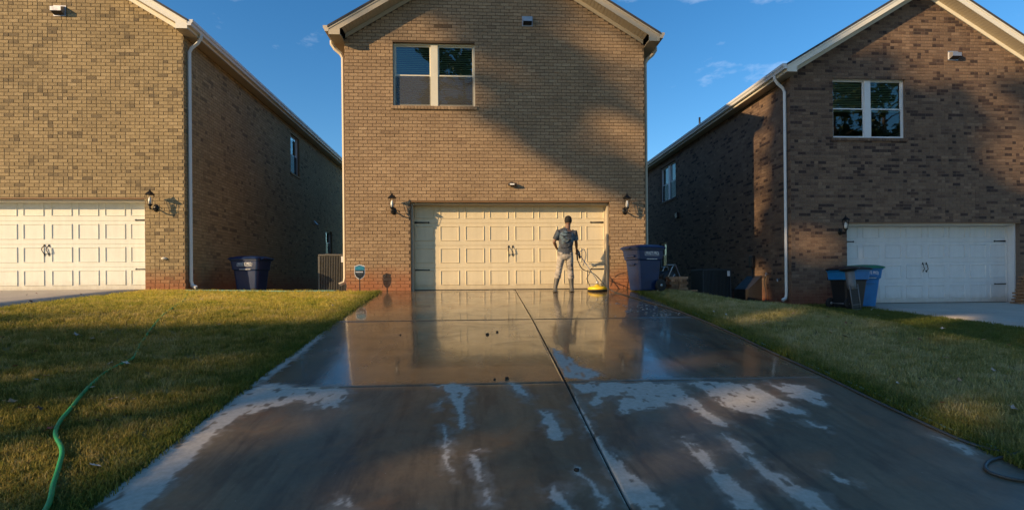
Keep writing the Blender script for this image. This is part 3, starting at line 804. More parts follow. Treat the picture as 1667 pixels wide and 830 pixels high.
    for (vx, vz, vw) in vents:
        q = MB(); Mv = Matrix.Translation((vx, 0, vz))
        a = vw/2
        q.add([(-a, -.012, .11), (a, -.012, .11), (a, -.15, .045), (-a, -.15, .045), (-a, -.012, -.10), (a, -.012, -.10), (a, -.15, -.05), (-a, -.15, -.05)],
              [(0, 3, 2, 1), (0, 4, 7, 3), (1, 2, 6, 5), (3, 7, 6, 2)], Mv)
        q.box((-a-.02, -.018, -.12), (a+.02, -.010, .13), Mv)
        q.add([(-a+.012, -.02, -.085), (a-.012, -.02, -.085), (a-.012, -.02, .08), (-a+.012, -.02, .08)], [(0, 1, 2, 3)], Mv)
        v = q.build('vent_hood', M_GALV, H)
        MB().add([(-a+.01, -.143, -.046), (a-.01, -.143, -.046), (a-.01, -.02, -.092), (-a+.01, -.02, -.092)], [(0, 1, 2, 3)], Mv).build('vent_screen', M_DARKPL, v)
    # -- downspouts
    for side in spout or ():
        f = (lambda x: x) if side == 'L' else (lambda x: HW-x)
        q = MB(); yy_ = .13
        pts = [(f(-ov-.06), yy_, 6.10), (f(-ov-.06), yy_, 6.02), (f(-ov+.02), yy_, 5.90), (f(-.12), yy_, 5.78), (f(-.07), yy_, 5.68), (f(-.065), yy_, 3), (f(-.065), yy_, spout_bottom+.16), (f(-.09), yy_, spout_bottom+.05), (f(-.20), yy_-.03, spout_bottom)]
        q.tube(pts, .045, 4, None, True, False, .8); 
        q.build('downspout', mspout, H)
    return H, ML, MR

# ------------------------------------------------------------------ the three houses
HC, _, _ = brick_house('brick_house', (-3.19, 13.0, -.14), 'tan brick house in the middle, with a person in front of its garage door', M_BRICK_C, M_MORT_C, M_DOOR, M_TRIM, M_SPOUTT, M_WIN, .003,
    [(1.15, 3.14, 4.49, 6.04)], [], [], lamps=(1.14, 6.84), vents=((4.44, 6.60, .22),), spout=('L', 'R'), full_blinds=True, spout_bottom=.16)
HL, _, MRl = brick_house('brick_house', (-14.32, 13.0, -.07), 'sunlit grey tan brick house on the left, behind the lawn with the green hose', M_BRICK_L, M_MORT_L, M_DOORL, M_TRIMW, M_SPOUT, M_WIN, .075,
    [(1.15, 3.14, 4.49, 6.04)], [], [(7.15, 8.1, 4.30, 5.78), (11.6, 12.6, 1.5, 2.6)], lamps=(.9, 6.72), vents=((4.60, 6.53, .24),), spout=('R',), spout_bottom=.05)
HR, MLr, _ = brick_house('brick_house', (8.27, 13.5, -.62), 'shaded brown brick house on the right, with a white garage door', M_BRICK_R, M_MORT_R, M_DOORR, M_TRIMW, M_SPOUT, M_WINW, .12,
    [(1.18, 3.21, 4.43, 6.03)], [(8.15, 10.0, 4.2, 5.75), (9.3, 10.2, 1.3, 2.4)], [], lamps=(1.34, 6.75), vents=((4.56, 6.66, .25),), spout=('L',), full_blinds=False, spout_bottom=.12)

def bits():
    # floodlight over the centre garage
    q = MB(); q.lathe([(.001, 0), (.05, .005), (.05, .03), (.001, .035)], 12, Matrix.Translation((4.02, 0, 2.60)) @ Matrix.Rotation(radians(90), 4, 'X'))
    q.box((3.93, -.13, 2.545), (4.14, -.03, 2.605), None, .012); fl = q.build('floodlight', M_BRONZE, HC)
    MB().box((3.97, -.134, 2.552), (4.08, -.1302, 2.590)).build('lens', M_BULB, fl)
    # spigot cover on the left facade
    q = MB(); q.lathe([(.001, 0), (.055, .003), (.06, .02), (.03, .05), (.001, .055)], 12, Matrix.Translation((6.90, 0, .74)) @ Matrix.Rotation(radians(90), 4, 'X') @ Matrix.Diagonal((1.2, .6, 1, 1)))
    q.build('wall_vent_cover', M_PVC, HL)
    # dryer vent on the left house's side wall
    q = MB(); q.add([(9.83, 0, 2.82), (10.05, 0, 2.82), (10.05, -.14, 2.66), (9.83, -.14, 2.66), (9.83, 0, 2.66), (10.05, 0, 2.66)], [(0, 3, 2, 1), (0, 4, 3), (1, 2, 5), (3, 4, 5, 2)], MRl)
    q.build('side_vent', M_GALV, HL)
    # right house's side wall: meter, conduit, vent, tap, hatch
    X = lambda y: HD-y
    q = MB(); q.box((X(8.0), -.12, 3.28), (X(7.75), -.0105, 3.50), MLr, .01); q.build('side_vent', M_DARKPL, HR)
    q = MB(); q.box((X(2.02), -.12, 1.05), (X(1.80), -.0105, 1.40), MLr, .02); q.tube([(X(1.9), -.05, 1.05), (X(1.9), -.05, .45)], .02, 8, MLr); q.build('meter_box', M_DARKPL, HR)
    q = MB(); q.add([(X(2.3), 0, -.4), (X(1.45), 0, -.4), (X(1.45), 0, .80), (X(2.3), 0, .80), (X(2.3), -.42, -.4), (X(1.45), -.42, -.4), (X(1.45), -.42, .40), (X(2.3), -.42, .40)],
                    [(3, 2, 6, 7), (4, 7, 6, 5), (0, 3, 7, 4), (1, 5, 6, 2)], MLr); q.build('crawlspace_hatch', M_DARKPL, HR)
    q = MB(); q.tube([(X(1.10), 0, .83), (X(1.10), -.10, .83)], .014, 8, MLr); q.lathe([(.03, -.01), (.03, .01)], 10, MLr @ Matrix.Translation((X(1.10), -.07, .87)))
    q.tube([(X(1.10), -.09, .83), (X(1.10), -.10, .76)], .016, 8, MLr); sp = q.build('hose_tap', M_GALV, HR)
    q = MB(); q.tube(spline([(X(1.10), -.10, .76), (X(1.14), -.12, .60), (X(1.08), -.10, .35), (X(1.02), -.14, .0)], 5), .011, 7, MLr); q.build('hose_tail', M_BLACKH, sp)
    q = MB(); q.tube([(X(.55), 0, .69), (X(.55), -.07, .68), (X(.50), -.09, .62)], .022, 8, MLr); q.build('drain_stub', M_GALV, HR)
    q = MB(); q.tube([(1.5, 9.2, roof_z(1.5)-.05), (1.5, 9.2, roof_z(1.5)+.55)], .04, 10); q.build('vent_pipe', M_DARKPL, HR)
bits()

# ------------------------------------------------------------------ wheelie bins
def text_mesh(s, size, mat, parent, M, name, width=None):
    cu = bpy.data.curves.new('t', 'FONT'); cu.body = s; cu.size = size; cu.align_x = 'CENTER'; cu.align_y = 'CENTER'; cu.extrude = .0012; cu.offset = .0012
    to = bpy.data.objects.new('t', cu); COL.objects.link(to); bpy.context.view_layer.update()
    me = bpy.data.meshes.new_from_object(to.evaluated_get(bpy.context.evaluated_depsgraph_get())); bpy.data.objects.remove(to)
    w = max(v.co.x for v in me.vertices)-min(v.co.x for v in me.vertices)
    if width: me.transform(Matrix.Scale(width/w, 4, Vector((1, 0, 0))))
    me.transform(M); me.materials.clear(); me.materials.append(mat); me.name = name
    return link(name, me, parent, kind=None)

def cart(loc, rz, label, mbody, mlid, logo=True, name='wheelie_bin', face=0, collar=None, scale=1.0):
    """two-wheeled roll cart; +x = hinge/wheel side, the label is on the -y face"""
    B = empty(name, loc, rz, label, 'bin', 'wheeled waste carts')
    m = MB()
    def ring(hx0, hx1, hy, z, r):
        pts = []
        for (cx, cy, a0) in ((hx1-r, hy-r, 0), (hx0+r, hy-r, 90), (hx0+r, -hy+r, 180), (hx1-r, -hy+r, 270)):
            for k in range(4): a = radians(a0+k*30); pts.append((cx+r*cos(a), cy+r*sin(a), z))
        return pts
    L = [ring(-.24, .25, .21, .03, .05), ring(-.25, .27, .22, .06, .05), ring(-.32, .33, .275, .72, .06), ring(-.325, .335, .28, .74, .06), ring(-.355, .36, .30, .76, .06), ring(-.375, .375, .315, .97, .05), ring(-.40, .39, .335, .985, .05), ring(-.40, .39, .335, 1.02, .05)]
    vs = sum(L, []); n = 16; fs = [tuple(range(n-1, -1, -1)), tuple(range(len(vs)-n, len(vs)))]
    for k in range(len(L)-1):
        for j in range(n): fs.append((k*n+j, k*n+(j+1) % n, (k+1)*n+(j+1) % n, (k+1)*n+j))
    m.add(vs, fs)
    for sx in (-.12, .12): m.box((sx-.012, -.262, .10), (sx+.012, -.24, .68), Matrix.Rotation(radians(-4.6), 4, 'X') @ Matrix.Translation((0, .028, 0)), .006)
    m.box((-.40, -.17, .80), (-.372, .17, .86), None, .01); m.box((-.36, -.12, .62), (-.318, .12, .66), None, .01)
    m.build('body', mbody, B); B.scale = (scale,)*3
    if collar:
        q = MB(); LC = [ring(-.362, .367, .306, .765, .06), ring(-.380, .380, .320, .97, .05), ring(-.405, .395, .340, .983, .05), ring(-.405, .395, .340, 1.016, .05)]
        vs = sum(LC, []); q.add(vs, [(k*n+j, k*n+(j+1) % n, (k+1)*n+(j+1) % n, (k+1)*n+j) for k in range(3) for j in range(n)]); q.build('collar', collar, B)
    l = MB(); LL = [ring(-.43, .40, .36, 1.015, .06), ring(-.435, .405, .365, 1.035, .06), ring(-.41, .39, .34, 1.065, .08), ring(-.30, .30, .24, 1.10, .10), ring(-.15, .15, .10, 1.112, .08)]
    vs = sum(LL, []); fs = [tuple(range(n-1, -1, -1)), tuple(range(len(vs)-n, len(vs)))]
    for k in range(len(LL)-1):
        for j in range(n): fs.append((k*n+j, k*n+(j+1) % n, (k+1)*n+(j+1) % n, (k+1)*n+j))
    l.add(vs, fs); l.box((-.475, -.10, 1.012), (-.42, .10, 1.035), None, .01); l.build('lid', mlid, B)
    h = MB(); h.tube([(.37, -.25, 1.0), (.46, -.25, 1.03), (.48, -.22, 1.035), (.48, .22, 1.035), (.46, .25, 1.03), (.37, .25, 1.0)], .017, 8); h.build('handle', mbody, B)
    for sy in (-1, 1):
        w = MB(); w.lathe([(.04, -.035), (.13, -.035), (.145, -.02), (.145, .02), (.13, .035), (.04, .035)], 20, Matrix.Translation((.27, sy*.30, .145)) @ Matrix.Rotation(radians(90), 4, 'X'))
        wo = w.build('wheel', M_RUBBER, B)
        w = MB(); w.lathe([(.001, -.038), (.035, -.04), (.035, .04), (.001, .038)], 10, Matrix.Translation((.27, sy*.30, .145)) @ Matrix.Rotation(radians(90), 4, 'X')); w.build('hub', M_GALV, wo)
    a = MB(); a.tube([(.27, -.31, .145), (.27, .31, .145)], .012, 8); a.build('axle', M_GALV, B)
    if logo:
        FM = Matrix.Rotation(radians(-90), 4, 'Z') @ Matrix.Translation((-.02, -.062, 0)) if face else Matrix.Identity(4)
        T = FM @ Matrix.Translation((.02, -.322, .895)) @ Matrix.Rotation(radians(86), 4, 'X')
        text_mesh('WASTE PRO', .105, M_PRINT, B, T, 'logo_print', .36)
        f = MB()
        T2 = FM @ Matrix.Translation((.02, -.316, .845)) @ Matrix.Rotation(radians(-4), 4, 'X')
        f.box((-.20, -.001, -.004), (.19, .001, .003), T2); f.box((-.205, -.001, -.004), (-.197, .001, .095), T2); f.box((.192, -.001, 0), (.198, .001, .08), T2)
        f.build('logo_border', M_PRINT, B)
        text_mesh('wasteprousa.com', .034, M_PRINT, B, FM @ Matrix.Translation((.02, -.308, .765)) @ Matrix.Rotation(radians(86), 4, 'X'), 'web_print', .30)
    return B
cart((3.93, 12.42, float(P(12.42))+.0), radians(20), 'dark blue wheeled bin at the middle house, next to the brick stack', M_BINB, M_BINB)
cart((-5.82, 13.95, -.34), radians(-10), 'dark blue wheeled bin in deep shade against the side wall of the left house', M_BINB, M_BINB)
cart((9.0, 12.35, float(G(9.0, 12.35))-.0), radians(-172), 'wheeled bin with a bright blue rim and its shade coloured black, left of the bright blue bin', M_BINK, M_BINK, False, collar=M_BINB2, scale=.93)  # blue bin whose shaded lower body is painted black
cart((9.72, 12.85, float(R(12.85))-.01), radians(84), 'bright blue wheeled bin with a green lid in front of the white garage door', M_BINB2, M_GREENLID, face=1, scale=.96)


# ------------------------------------------------------------------ condensers, sign, brick stack, reel, caddy, pallet
def condenser(loc, s, h, mat, label, rz=0, sticker=True):
    A = empty('air_conditioner', loc, rz, label, 'air conditioner', 'condenser units beside the houses')
    m = MB(); a = s/2
    m.box((-a, -a, 0), (a, a, .04), None, .008); m.box((-a, -a, h-.05), (a, a, h), None, .012)
    for sx in (-1, 1):
        for sy in (-1, 1): m.box((sx*a-.03*(sx > 0)+0*.001, sy*a-.03*(sy > 0), .04), (sx*a+.03*(sx < 0), sy*a+.03*(sy < 0), h-.05))
    m.build('casing', mat, A)
    c = MB(); c.box((-a+.05, -a+.05, .04), (a-.05, a-.05, h-.05)); c.build('coil', M_DARKPL, A)
    l = MB(); n = int(s/.045)
    for k in range(n):
        x = -a+.04+k*(s-.08)/(n-1)
        for sg in (-1, 1):
            l.box((x-.007, sg*a-.012, .04), (x+.007, sg*a+.012, h-.05)); l.box((sg*a-.012, x-.007, .04), (sg*a+.012, x+.007, h-.05))
    tag(l.build('louvre', mat, A), kind='stuff')
    f = MB()
    for k in range(4): f.lathe([(.1+.1*k*s, h+.008), (.108+.1*k*s, h+.014), (.116+.1*k*s, h+.008)], 20)
    f.build('fan_guard', mat, A)
    if sticker: MB().box((a-.13, -a-.016, h-.22), (a-.05, -a-.0125, h-.06)).build('rating_label', M_PRINT, A)
    return A
condenser((-3.93, 14.85, -.34), .74, 1.18, M_AC, 'grey air conditioner between the left and middle houses', 0)
condenser((7.28, 16.2, -.68), .90, 1.08, M_ACD, 'dark air conditioner in the shade beside the right house', 0)

def yard_sign():
    x, y = -2.80, 12.66; z = float(G(x, y))
    S = empty('yard_sign', (x, y, z), radians(8), 'small blue and black sign on a thin stake by the middle house', 'sign')
    q = MB(); q.box((-.012, -.004, -.1), (.012, .004, .36)); q.build('stake', M_DARKPL, S)
    def shield(s, y0, y1, mb):
        p = [(-.105, .14), (-.06, .155), (0, .175), (.06, .155), (.105, .14), (.11, -.02), (.085, -.085), (.04, -.125), (0, -.15), (-.04, -.125), (-.085, -.085), (-.11, -.02)]
        return mb.prism([(a*s, b*s+.47) for a, b in p], y0, y1)
    shield(1.12, -.004, .006, MB()).build('sign_border', M_PRINT, S); shield(1.0, -.008, -.0041, MB()).build('sign_face', M_SIGNK, S)
    MB().prism([(-.1, .53), (.1, .53), (.1, .605), (.06, .62), (0, .635), (-.06, .62), (-.1, .605)], -.011, -.0081).build('sign_band', M_SIGNB, S)
    q = MB(); xx = -.09
    for w in (.02, .014, .02, .016, .012, .02, .016, .012, .02):       # a short white word too small to read in the photograph
        q.box((xx, -.0105, .470), (xx+w*.8, -.0082, .470+.030)); xx += w+.002
    q.build('sign_word', M_PRINT, S)
    q = MB(); xx = -.05
    for w in (.02, .03, .02, .025): q.box((xx, -.0105, .425), (xx+w*.8, -.0082, .431)); xx += w+.002
    q.build('sign_small_print', M_GALV, S)
yard_sign()

def loose_brick_mesh():
    m = MB(); m.box((-.12, -.045, 0), (.12, .045, .062), None, .004); return m.mesh('brick', M_LOOSE)
t = NT('loose_brick'); t.set(t.mix(.8, t.ramp(t.new('ShaderNodeObjectInfo').outputs['Random'], [(0, (.12, .075, .045)), (.5, (.19, .12, .07)), (1, (.26, .18, .12))]), t.ramp(t.noise(40, 5, .6), [(.3, .6), (.7, 1.25)]), 'MULTIPLY'), .9); t.bump(t.noise(90, 4), .5, .004); M_LOOSE = t.m
def brick_stack():
    x, y = 4.83, 12.62; z = float(G(x, y))+.03
    S = empty('brick_stack', (x, y, z), radians(4), 'small square stack of leftover tan bricks beside the dark blue bin', 'bricks')
    me = loose_brick_mesh()
    for k in range(5):
        for i in range(4):
            o = bpy.data.objects.new('brick', me); COL.objects.link(o); o.parent = S
            if k % 2 == 0: o.location = ((-.125 if i < 2 else .125)+random.uniform(-.004, .004), -.05+.1*(i % 2), k*.064); o.rotation_euler.z = random.uniform(-.03, .03)
            else: o.location = (-.15+.1*i+random.uniform(-.004, .004), 0, k*.064); o.rotation_euler.z = pi/2+random.uniform(-.03, .03)
    q = MB(); q.box((-.75, -.09, 0), (.5, .09, .035), None, .003); pl = q.build('plank', M_WOOD, None, (x-.02, y-.0, z-.045))
    tag(pl, 'weathered plank on the ground under the brick stack', 'plank')
brick_stack()

def hose_reel():
    x, y = 4.78, 13.02; z = -.16
    S = empty('hose_reel', (x, y, z), radians(10), 'dark hose reel cart with a folded steel handle behind the brick stack', 'hose reel')
    q = MB(); q.lathe([(.08, -.16), (.20, -.16), (.20, -.145), (.10, -.14), (.10, .14), (.20, .145), (.20, .16), (.08, .16)], 20, Matrix.Translation((-.08, 0, .26)) @ Matrix.Rotation(radians(90), 4, 'X')); q.build('drum', M_DARKPL, S)
    q = MB()
    for sy in (-.2, .2): q.tube([(-.28, sy, 0), (-.02, sy, .55), (.06, sy, .60), (.30, sy, .02)], .014, 7)
    q.tube([(-.2, -.2, .59), (.06, -.2, .60)], .012, 7); q.tube([(.06, -.2, .60), (.06, .2, .60)], .014, 7); q.build('frame', M_SILVER, S)
    q = MB(); q.tube([(-.08, -.2, .26), (-.08, -.27, .26), (-.0, -.27, .36)], .012, 7); q.build('crank', M_SILVER, S)
    # hose wound on the drum
    q = MB(); pts = [(-.08+.13*cos(a), -.12+.24*a/(14*pi), .26+.13*sin(a)) for a in np.linspace(0, 14*pi, 150)]; q.tube(pts, .015, 6); q.build('wound_hose', M_BLACKH, S)
hose_reel()

def caddy():
    x, y = 8.83, 11.9; z = float(G(x, y))+.0
    S = empty('blower_tube', (x, y, z), radians(0), 'grey upright tube with a round black rim, in front of the two bins', 'yard tool')
    T = Matrix.Rotation(radians(-4), 4, 'Y') @ Matrix.Rotation(radians(-5), 4, 'X')
    q = MB(); q.lathe([(.085, .50), (.095, .60), (.10, .92), (.085, .93)], 16, T); q.build('barrel', M_DULL, S)
    q = MB(); q.lathe([(.10, .93), (.19, .96), (.215, .99), (.215, 1.01), (.19, 1.02), (.10, .985)], 20, T); q.build('rim', M_DARKPL, S)
    q = MB(); q.box((-.085, -.06, .05), (.085, .05, .52), T, .01); q.build('mesh_front', M_DARKPL, S)
    q = MB()
    for sx in (-1, 1): q.tube([(sx*.10, -.07, 0), (sx*.10, -.07, .62)], .011, 6, T)
    for zz in (.03, .14, .53): q.tube([(-.10, -.07, zz), (.10, -.07, zz)], .009, 6, T)
    q.build('side_rail', M_DULL, S)
    q = MB()
    for k in range(9): q.tube([(-.08, -.066, .17+k*.04), (.08, -.066, .17+k*.04)], .003, 4, T)
    q.build('mesh_bars', M_DARKPL, S)
caddy()

def pallets():
    x, y = 14.38, 13.12; z = float(R(y))
    S = empty('pallet_stack', (x, y, z), 0, 'leaning pile of weathered wooden boards at the right edge, against the white door frame', 'wooden boards')
    r2 = random.Random(5); z0 = 0
    for k in range(9):
        h = .085; ind = k*.035
        q = MB()
        q.box((-.22+ind+r2.uniform(-.03, .03), -.15, z0), (.75, .15, z0+.045), None, .004); q.build('board', M_WOOD, S)
        q = MB(); q.box((-.12+ind+r2.uniform(-.03, .03), -.12, z0+.046), (.02+ind, .12, z0+h-.001), None, .004); q.build('block', M_WOOD, S)
        z0 += h
pallets()

# ------------------------------------------------------------------ hoses
def gz(x, y, on_drive=None):
    if on_drive or (on_drive is None and XL < x < XR): return float(P(y))
    return float(G(x, y))
def hose(pts, r, mat, label, name='garden_hose', lift=.0, cat='hose', zs=None):
    P2 = spline([(a, b, 0) for a, b in pts], 8)
    pp = [Vector((p.x, p.y, gz(p.x, p.y)+r+(float(np.interp(p.y, [4.4, 5.2, 5.9, 6.1, 6.4, 6.7, 11], [.024, .012, .002, .014, .008, -.001, -.006])) if lift == 'sink' else lift))) for p in P2]
    o = MB().tube(pp, r, 10).build(name, mat); return tag(o, label, cat)
hose([(-2.35, 2.7), (-2.52, 3.22), (-2.72, 3.55), (-2.86, 3.78), (-3.02, 4.02), (-3.27, 4.29), (-3.42, 4.54), (-3.53, 4.79), (-3.74, 5.26), (-3.86, 5.58), (-3.97, 5.93), (-4.0, 6.36), (-4.3, 6.99), (-4.79, 8.1), (-5.27, 9.34), (-5.8, 10.8), (-6.5, 12.3), (-6.6, 13.0)], .0155, M_GREENH, 'bright green garden hose snaking through the left lawn', lift='sink')
hose([(3.83, 9.4), (3.82, 8.7), (3.84, 8.0), (3.80, 7.2), (3.82, 6.4), (3.80, 5.6), (3.82, 4.86), (3.80, 4.27), (3.82, 3.84), (3.90, 3.4), (4.1, 2.8)], .011, M_TEALH, 'thin faded teal hose lying along the right edge of the driveway', lift=.0)
hose([(-6.8, 12.72), (-6.2, 12.78), (-5.4, 12.72), (-4.5, 12.62), (-3.9, 12.72), (-3.4, 12.82)], .022, M_GPIPE, 'pale green pipe lying in the grass between the left and middle houses', 'drain_pipe', cat='pipe')

# ------------------------------------------------------------------ person with the pressure washer
def loft(m, secs, seg=14):
    """secs: list of (center, rx, ry, tilt-normal or None); horizontal-ish ellipses joined in order"""
    n = len(secs); vs = []
    for i, sct in enumerate(secs):
        c = Vector(sct[0]); rx, ry = sct[1], sct[2]
        a = Vector(secs[max(i-1, 0)][0]); b = Vector(secs[min(i+1, n-1)][0]); t = (b-a).normalized()
        side = Vector((1, 0, 0)); u = (side-t*side.dot(t))
        if u.length < .2: u = Vector((0, 1, 0))-t*t.y
        u.normalize(); w = t.cross(u)
        for k in range(seg): an = 2*pi*k/seg; vs.append(c+u*rx*cos(an)+w*ry*sin(an))
    fs = [tuple(range(seg-1, -1, -1)), tuple(range((n-1)*seg, n*seg))]
    for i in range(n-1):
        for k in range(seg): fs.append((i*seg+k, i*seg+(k+1) % seg, (i+1)*seg+(k+1) % seg, (i+1)*seg+k))
    m.add(vs, fs, None, True)
def remeshed(m, name, mat, parent, vox=.008, smooth=3):
    o = m.build(name, mat, parent)
    md = o.modifiers.new('r', 'REMESH'); md.mode = 'VOXEL'; md.voxel_size = vox; md.use_smooth_shade = True
    sm = o.modifiers.new('s', 'SMOOTH'); sm.factor = .5; sm.iterations = smooth
    return o
def person():
    ox, oy = 2.05, 12.5; gz0 = float(P(oy))
    S = empty('person', (ox, oy, gz0), 0, 'person in a dark tee, khaki trousers and grey boots, back turned, washing the driveway', 'person')
    # heights above the ground; x right, y away from the camera
    nk, hd = Vector((.085, .03, 1.50)), Vector((.10, .05, 1.70))
    hip = Vector((.02, .0, .92)); ch = Vector((.045, .01, 1.30))
    shL, shR = Vector((-.135, .0, 1.44)), Vector((.245, .02, 1.43))
    elL, elR = Vector((-.245, .02, 1.19)), Vector((.30, .10, 1.18))
    haL, haR = Vector((-.16, .20, 1.05)), Vector((.335, .24, 1.02))
    kL, aL = Vector((-.135, .05, .52)), Vector((-.235, -.02, .10))
    kR, aR = Vector((.145, .06, .50)), Vector((.165, .0, .10))
    hL, hR = hip+Vector((-.085, 0, .0)), hip+Vector((.085, 0, .0))
    b = MB()
    loft(b, [(hd+Vector((.002, .01, -.125)), .045, .05), (hd+Vector((0, .012, -.10)), .062, .078), (hd+Vector((0, .004, -.05)), .073, .092), (hd, .077, .099), (hd+Vector((0, -.002, .05)), .074, .095), (hd+Vector((0, 0, .09)), .055, .07), (hd+Vector((0, 0, .112)), .02, .03)])
    loft(b, [(ch+Vector((0, 0, .1)), .1, .07), (nk+Vector((-.01, -.02, -.04)), .065, .062), (nk+Vector((0, -.008, .02)), .062, .062), (hd+Vector((0, 0, -.06)), .060, .064)])
    for sg in (-1, 1): loft(b, [(hd+Vector((sg*.072, .0, -.035)), .012, .018), (hd+Vector((sg*.083, -.004, -.01)), .012, .026), (hd+Vector((sg*.082, -.008, .02)), .010, .022)], 8)   # ears
    loft(b, [(hd+Vector((.004, .085, .02)), .010, .012), (hd+Vector((.006, .112, -.022)), .016, .014), (hd+Vector((.006, .098, -.036)), .012, .01)], 8)                              # nose
    loft(b, [(hip+Vector((0, 0, -.08)), .15, .10), (hip+Vector((0, 0, .06)), .155, .10), (hip+Vector((.01, 0, .18)), .135, .09), (ch+Vector((0, 0, -.08)), .155, .10), (ch+Vector((0, 0, .05)), .175, .105), (ch+Vector((0, 0, .14)), .17, .085), (ch+Vector((0, 0, .19)), .10, .06)])
    for s_, e_, h_ in ((shL, elL, haL), (shR, elR, haR)):
        loft(b, [(s_, .055, .058), (s_.lerp(e_, .35), .05, .052), (s_.lerp(e_, .8), .04, .042), (e_, .039, .041), (e_.lerp(h_, .3), .04, .04), (e_.lerp(h_, .75), .03, .028), (h_, .026, .022)], 12)
    for h0, k_, a_ in ((hL, kL, aL), (hR, kR, aR)):
        loft(b, [(h0, .085, .09), (h0.lerp(k_, .5), .075, .08), (k_, .055, .06), (k_.lerp(a_, .3), .055, .062), (a_, .036, .042)], 12)
        loft(b, [(a_+Vector((0, -.04, -.04)), .036, .035), (a_+Vector((0, .07, -.06)), .042, .03), (a_+Vector((0, .15, -.075)), .035, .018)], 10)
    # hands: palm, four unequal curled fingers, a thumb off the side
    def hand(w, d, palm_n, side, curl):
        d = d.normalized(); n = (palm_n-d*palm_n.dot(d)).normalized(); s_ = d.cross(n)*side
        pts = [(w, .024, .020), (w+d*.035, .034, .018), (w+d*.075, .038, .015), (w+d*.09, .034, .012)]
        loft(b, pts, 10)
        for i, (off, ln) in enumerate(((-.028, .074), (-.010, .084), (.009, .078), (.026, .062))):
            p = w+d*.082+s_*off; q1 = p+(d*cos(curl*.5)+n*sin(curl*.5))*ln*.42; q2 = q1+(d*cos(curl*1.4)+n*sin(curl*1.4))*ln*.34; q3 = q2+(d*cos(curl*2.2)+n*sin(curl*2.2))*ln*.26
            b.tube([p-d*.01, q1, q2, q3], [.0095, .009, .0085, .007], 7)
        p = w+d*.025-s_*.03; b.tube([p, p+(d*.6-s_*.7+n*.3)*.035, p+(d*.95-s_*.55+n*.7)*.062], [.0115, .010, .008], 7)
    hand(haR, Vector((.25, .55, -.55)), Vector((-.6, .1, -.4)), 1, .95)
    hand(haL, Vector((.75, .55, -.25)), Vector((.2, .4, -.7)), -1, .9)
    body = remeshed(b, 'body', M_SKIN, S, .0065, 2)
    h = MB(); loft(h, [(hd+Vector((0, -.022, -.06)), .079, .076), (hd+Vector((0, -.016, -.01)), .088, .093), (hd+Vector((0, -.008, .05)), .087, .098), (hd+Vector((0, -.002, .092)), .068, .078), (hd+Vector((0, 0, .118)), .026, .034)])
    remeshed(h, 'hair', M_HAIR, S, .009, 2)
    s = MB()
    loft(s, [(hip+Vector((0, 0, -.03)), .180, .125), (hip+Vector((.0, 0, .06)), .178, .120), (hip+Vector((.01, 0, .18)), .168, .112), (ch+Vector((0, 0, -.08)), .185, .122), (ch+Vector((0, 0, .05)), .200, .128), (ch+Vector((0, .01, .125)), .195, .105), (ch+Vector((.02, .01, .18)), .12, .075), (nk+Vector((-.008, -.016, .008)), .074, .074)], 18)
    for s_, e_ in ((shL, elL), (shR, elR)):
        loft(s, [(s_+(ch-s_)*.25+Vector((0, 0, .03)), .06, .075), (s_, .072, .078), (s_.lerp(e_, .4), .072, .074), (s_.lerp(e_, .78), .070, .072)], 12)
    rr = random.Random(2)
    for k in range(9):     # folds across the back and waist
        z = 1.0+.05*k; x0 = rr.uniform(-.12, .02)
        s.tube(spline([(x0, -.098-.012*(z > 1.15), z), (x0+.07, -.115-.012*(z > 1.15), z-.03+rr.uniform(-.03, .03)), (x0+.16, -.10-.012*(z > 1.15), z+rr.uniform(-.05, .05))], 3), .014, 6)
    remeshed(s, 'tee_shirt', M_SHIRT, S, .009, 7)
    p = MB()
    loft(p, [(hip+Vector((0, 0, .05)), .162, .108), (hip+Vector((0, 0, -.03)), .172, .118), (hip+Vector((0, 0, -.10)), .168, .118), (hip+Vector((0, 0, -.15)), .12, .09)], 18)
    for h0, k_, a_ in ((hL, kL, aL), (hR, kR, aR)):
        bot = k_.lerp(a_, .42)
        loft(p, [(h0+Vector((0, 0, .02)), .10, .112), (h0.lerp(k_, .35), .098, .108), (h0.lerp(k_, .75), .082, .092), (k_, .080, .088), (k_.lerp(a_, .2), .078, .084), (bot, .083, .090), (bot+Vector((0, 0, -.03)), .070, .078)], 14)
        for k in range(6):
            c = h0.lerp(k_, .25+.16*k) if k < 5 else k_.lerp(a_, .3); p.tube([c+Vector((-.07, -.07, .02)), c+Vector((0, -.098, -.01+rr.uniform(-.02, .02))), c+Vector((.07, -.06, .02))], .013, 6)
    remeshed(p, 'trousers', M_PANTS, S, .010, 2)
    for k_, a_ in ((kL, aL), (kR, aR)):
        q = MB(); top = k_.lerp(a_, .40)
        loft(q, [(top, .068, .076), (k_.lerp(a_, .6), .064, .072), (k_.lerp(a_, .9), .050, .058), (a_+Vector((0, 0, -.04)), .050, .066), (Vector((a_.x, a_.y, .02)), .050, .07), (Vector((a_.x, a_.y, .004)), .050, .07)], 14)
        loft(q, [(Vector((a_.x, a_.y-.06, .045)), .046, .045), (Vector((a_.x, a_.y+.03, .05)), .052, .046), (Vector((a_.x+.01, a_.y+.14, .04)), .054, .036), (Vector((a_.x+.01, a_.y+.20, .03)), .036, .025)], 12)
        q.box((a_.x-.05, a_.y-.09, 0), (a_.x+.055, a_.y+.20, .018), None, .004)
        remeshed(q, 'boot', M_BOOT, S, .008, 2)
    return S, haR+Vector((ox, oy, gz0))
PS, hand_w = person()

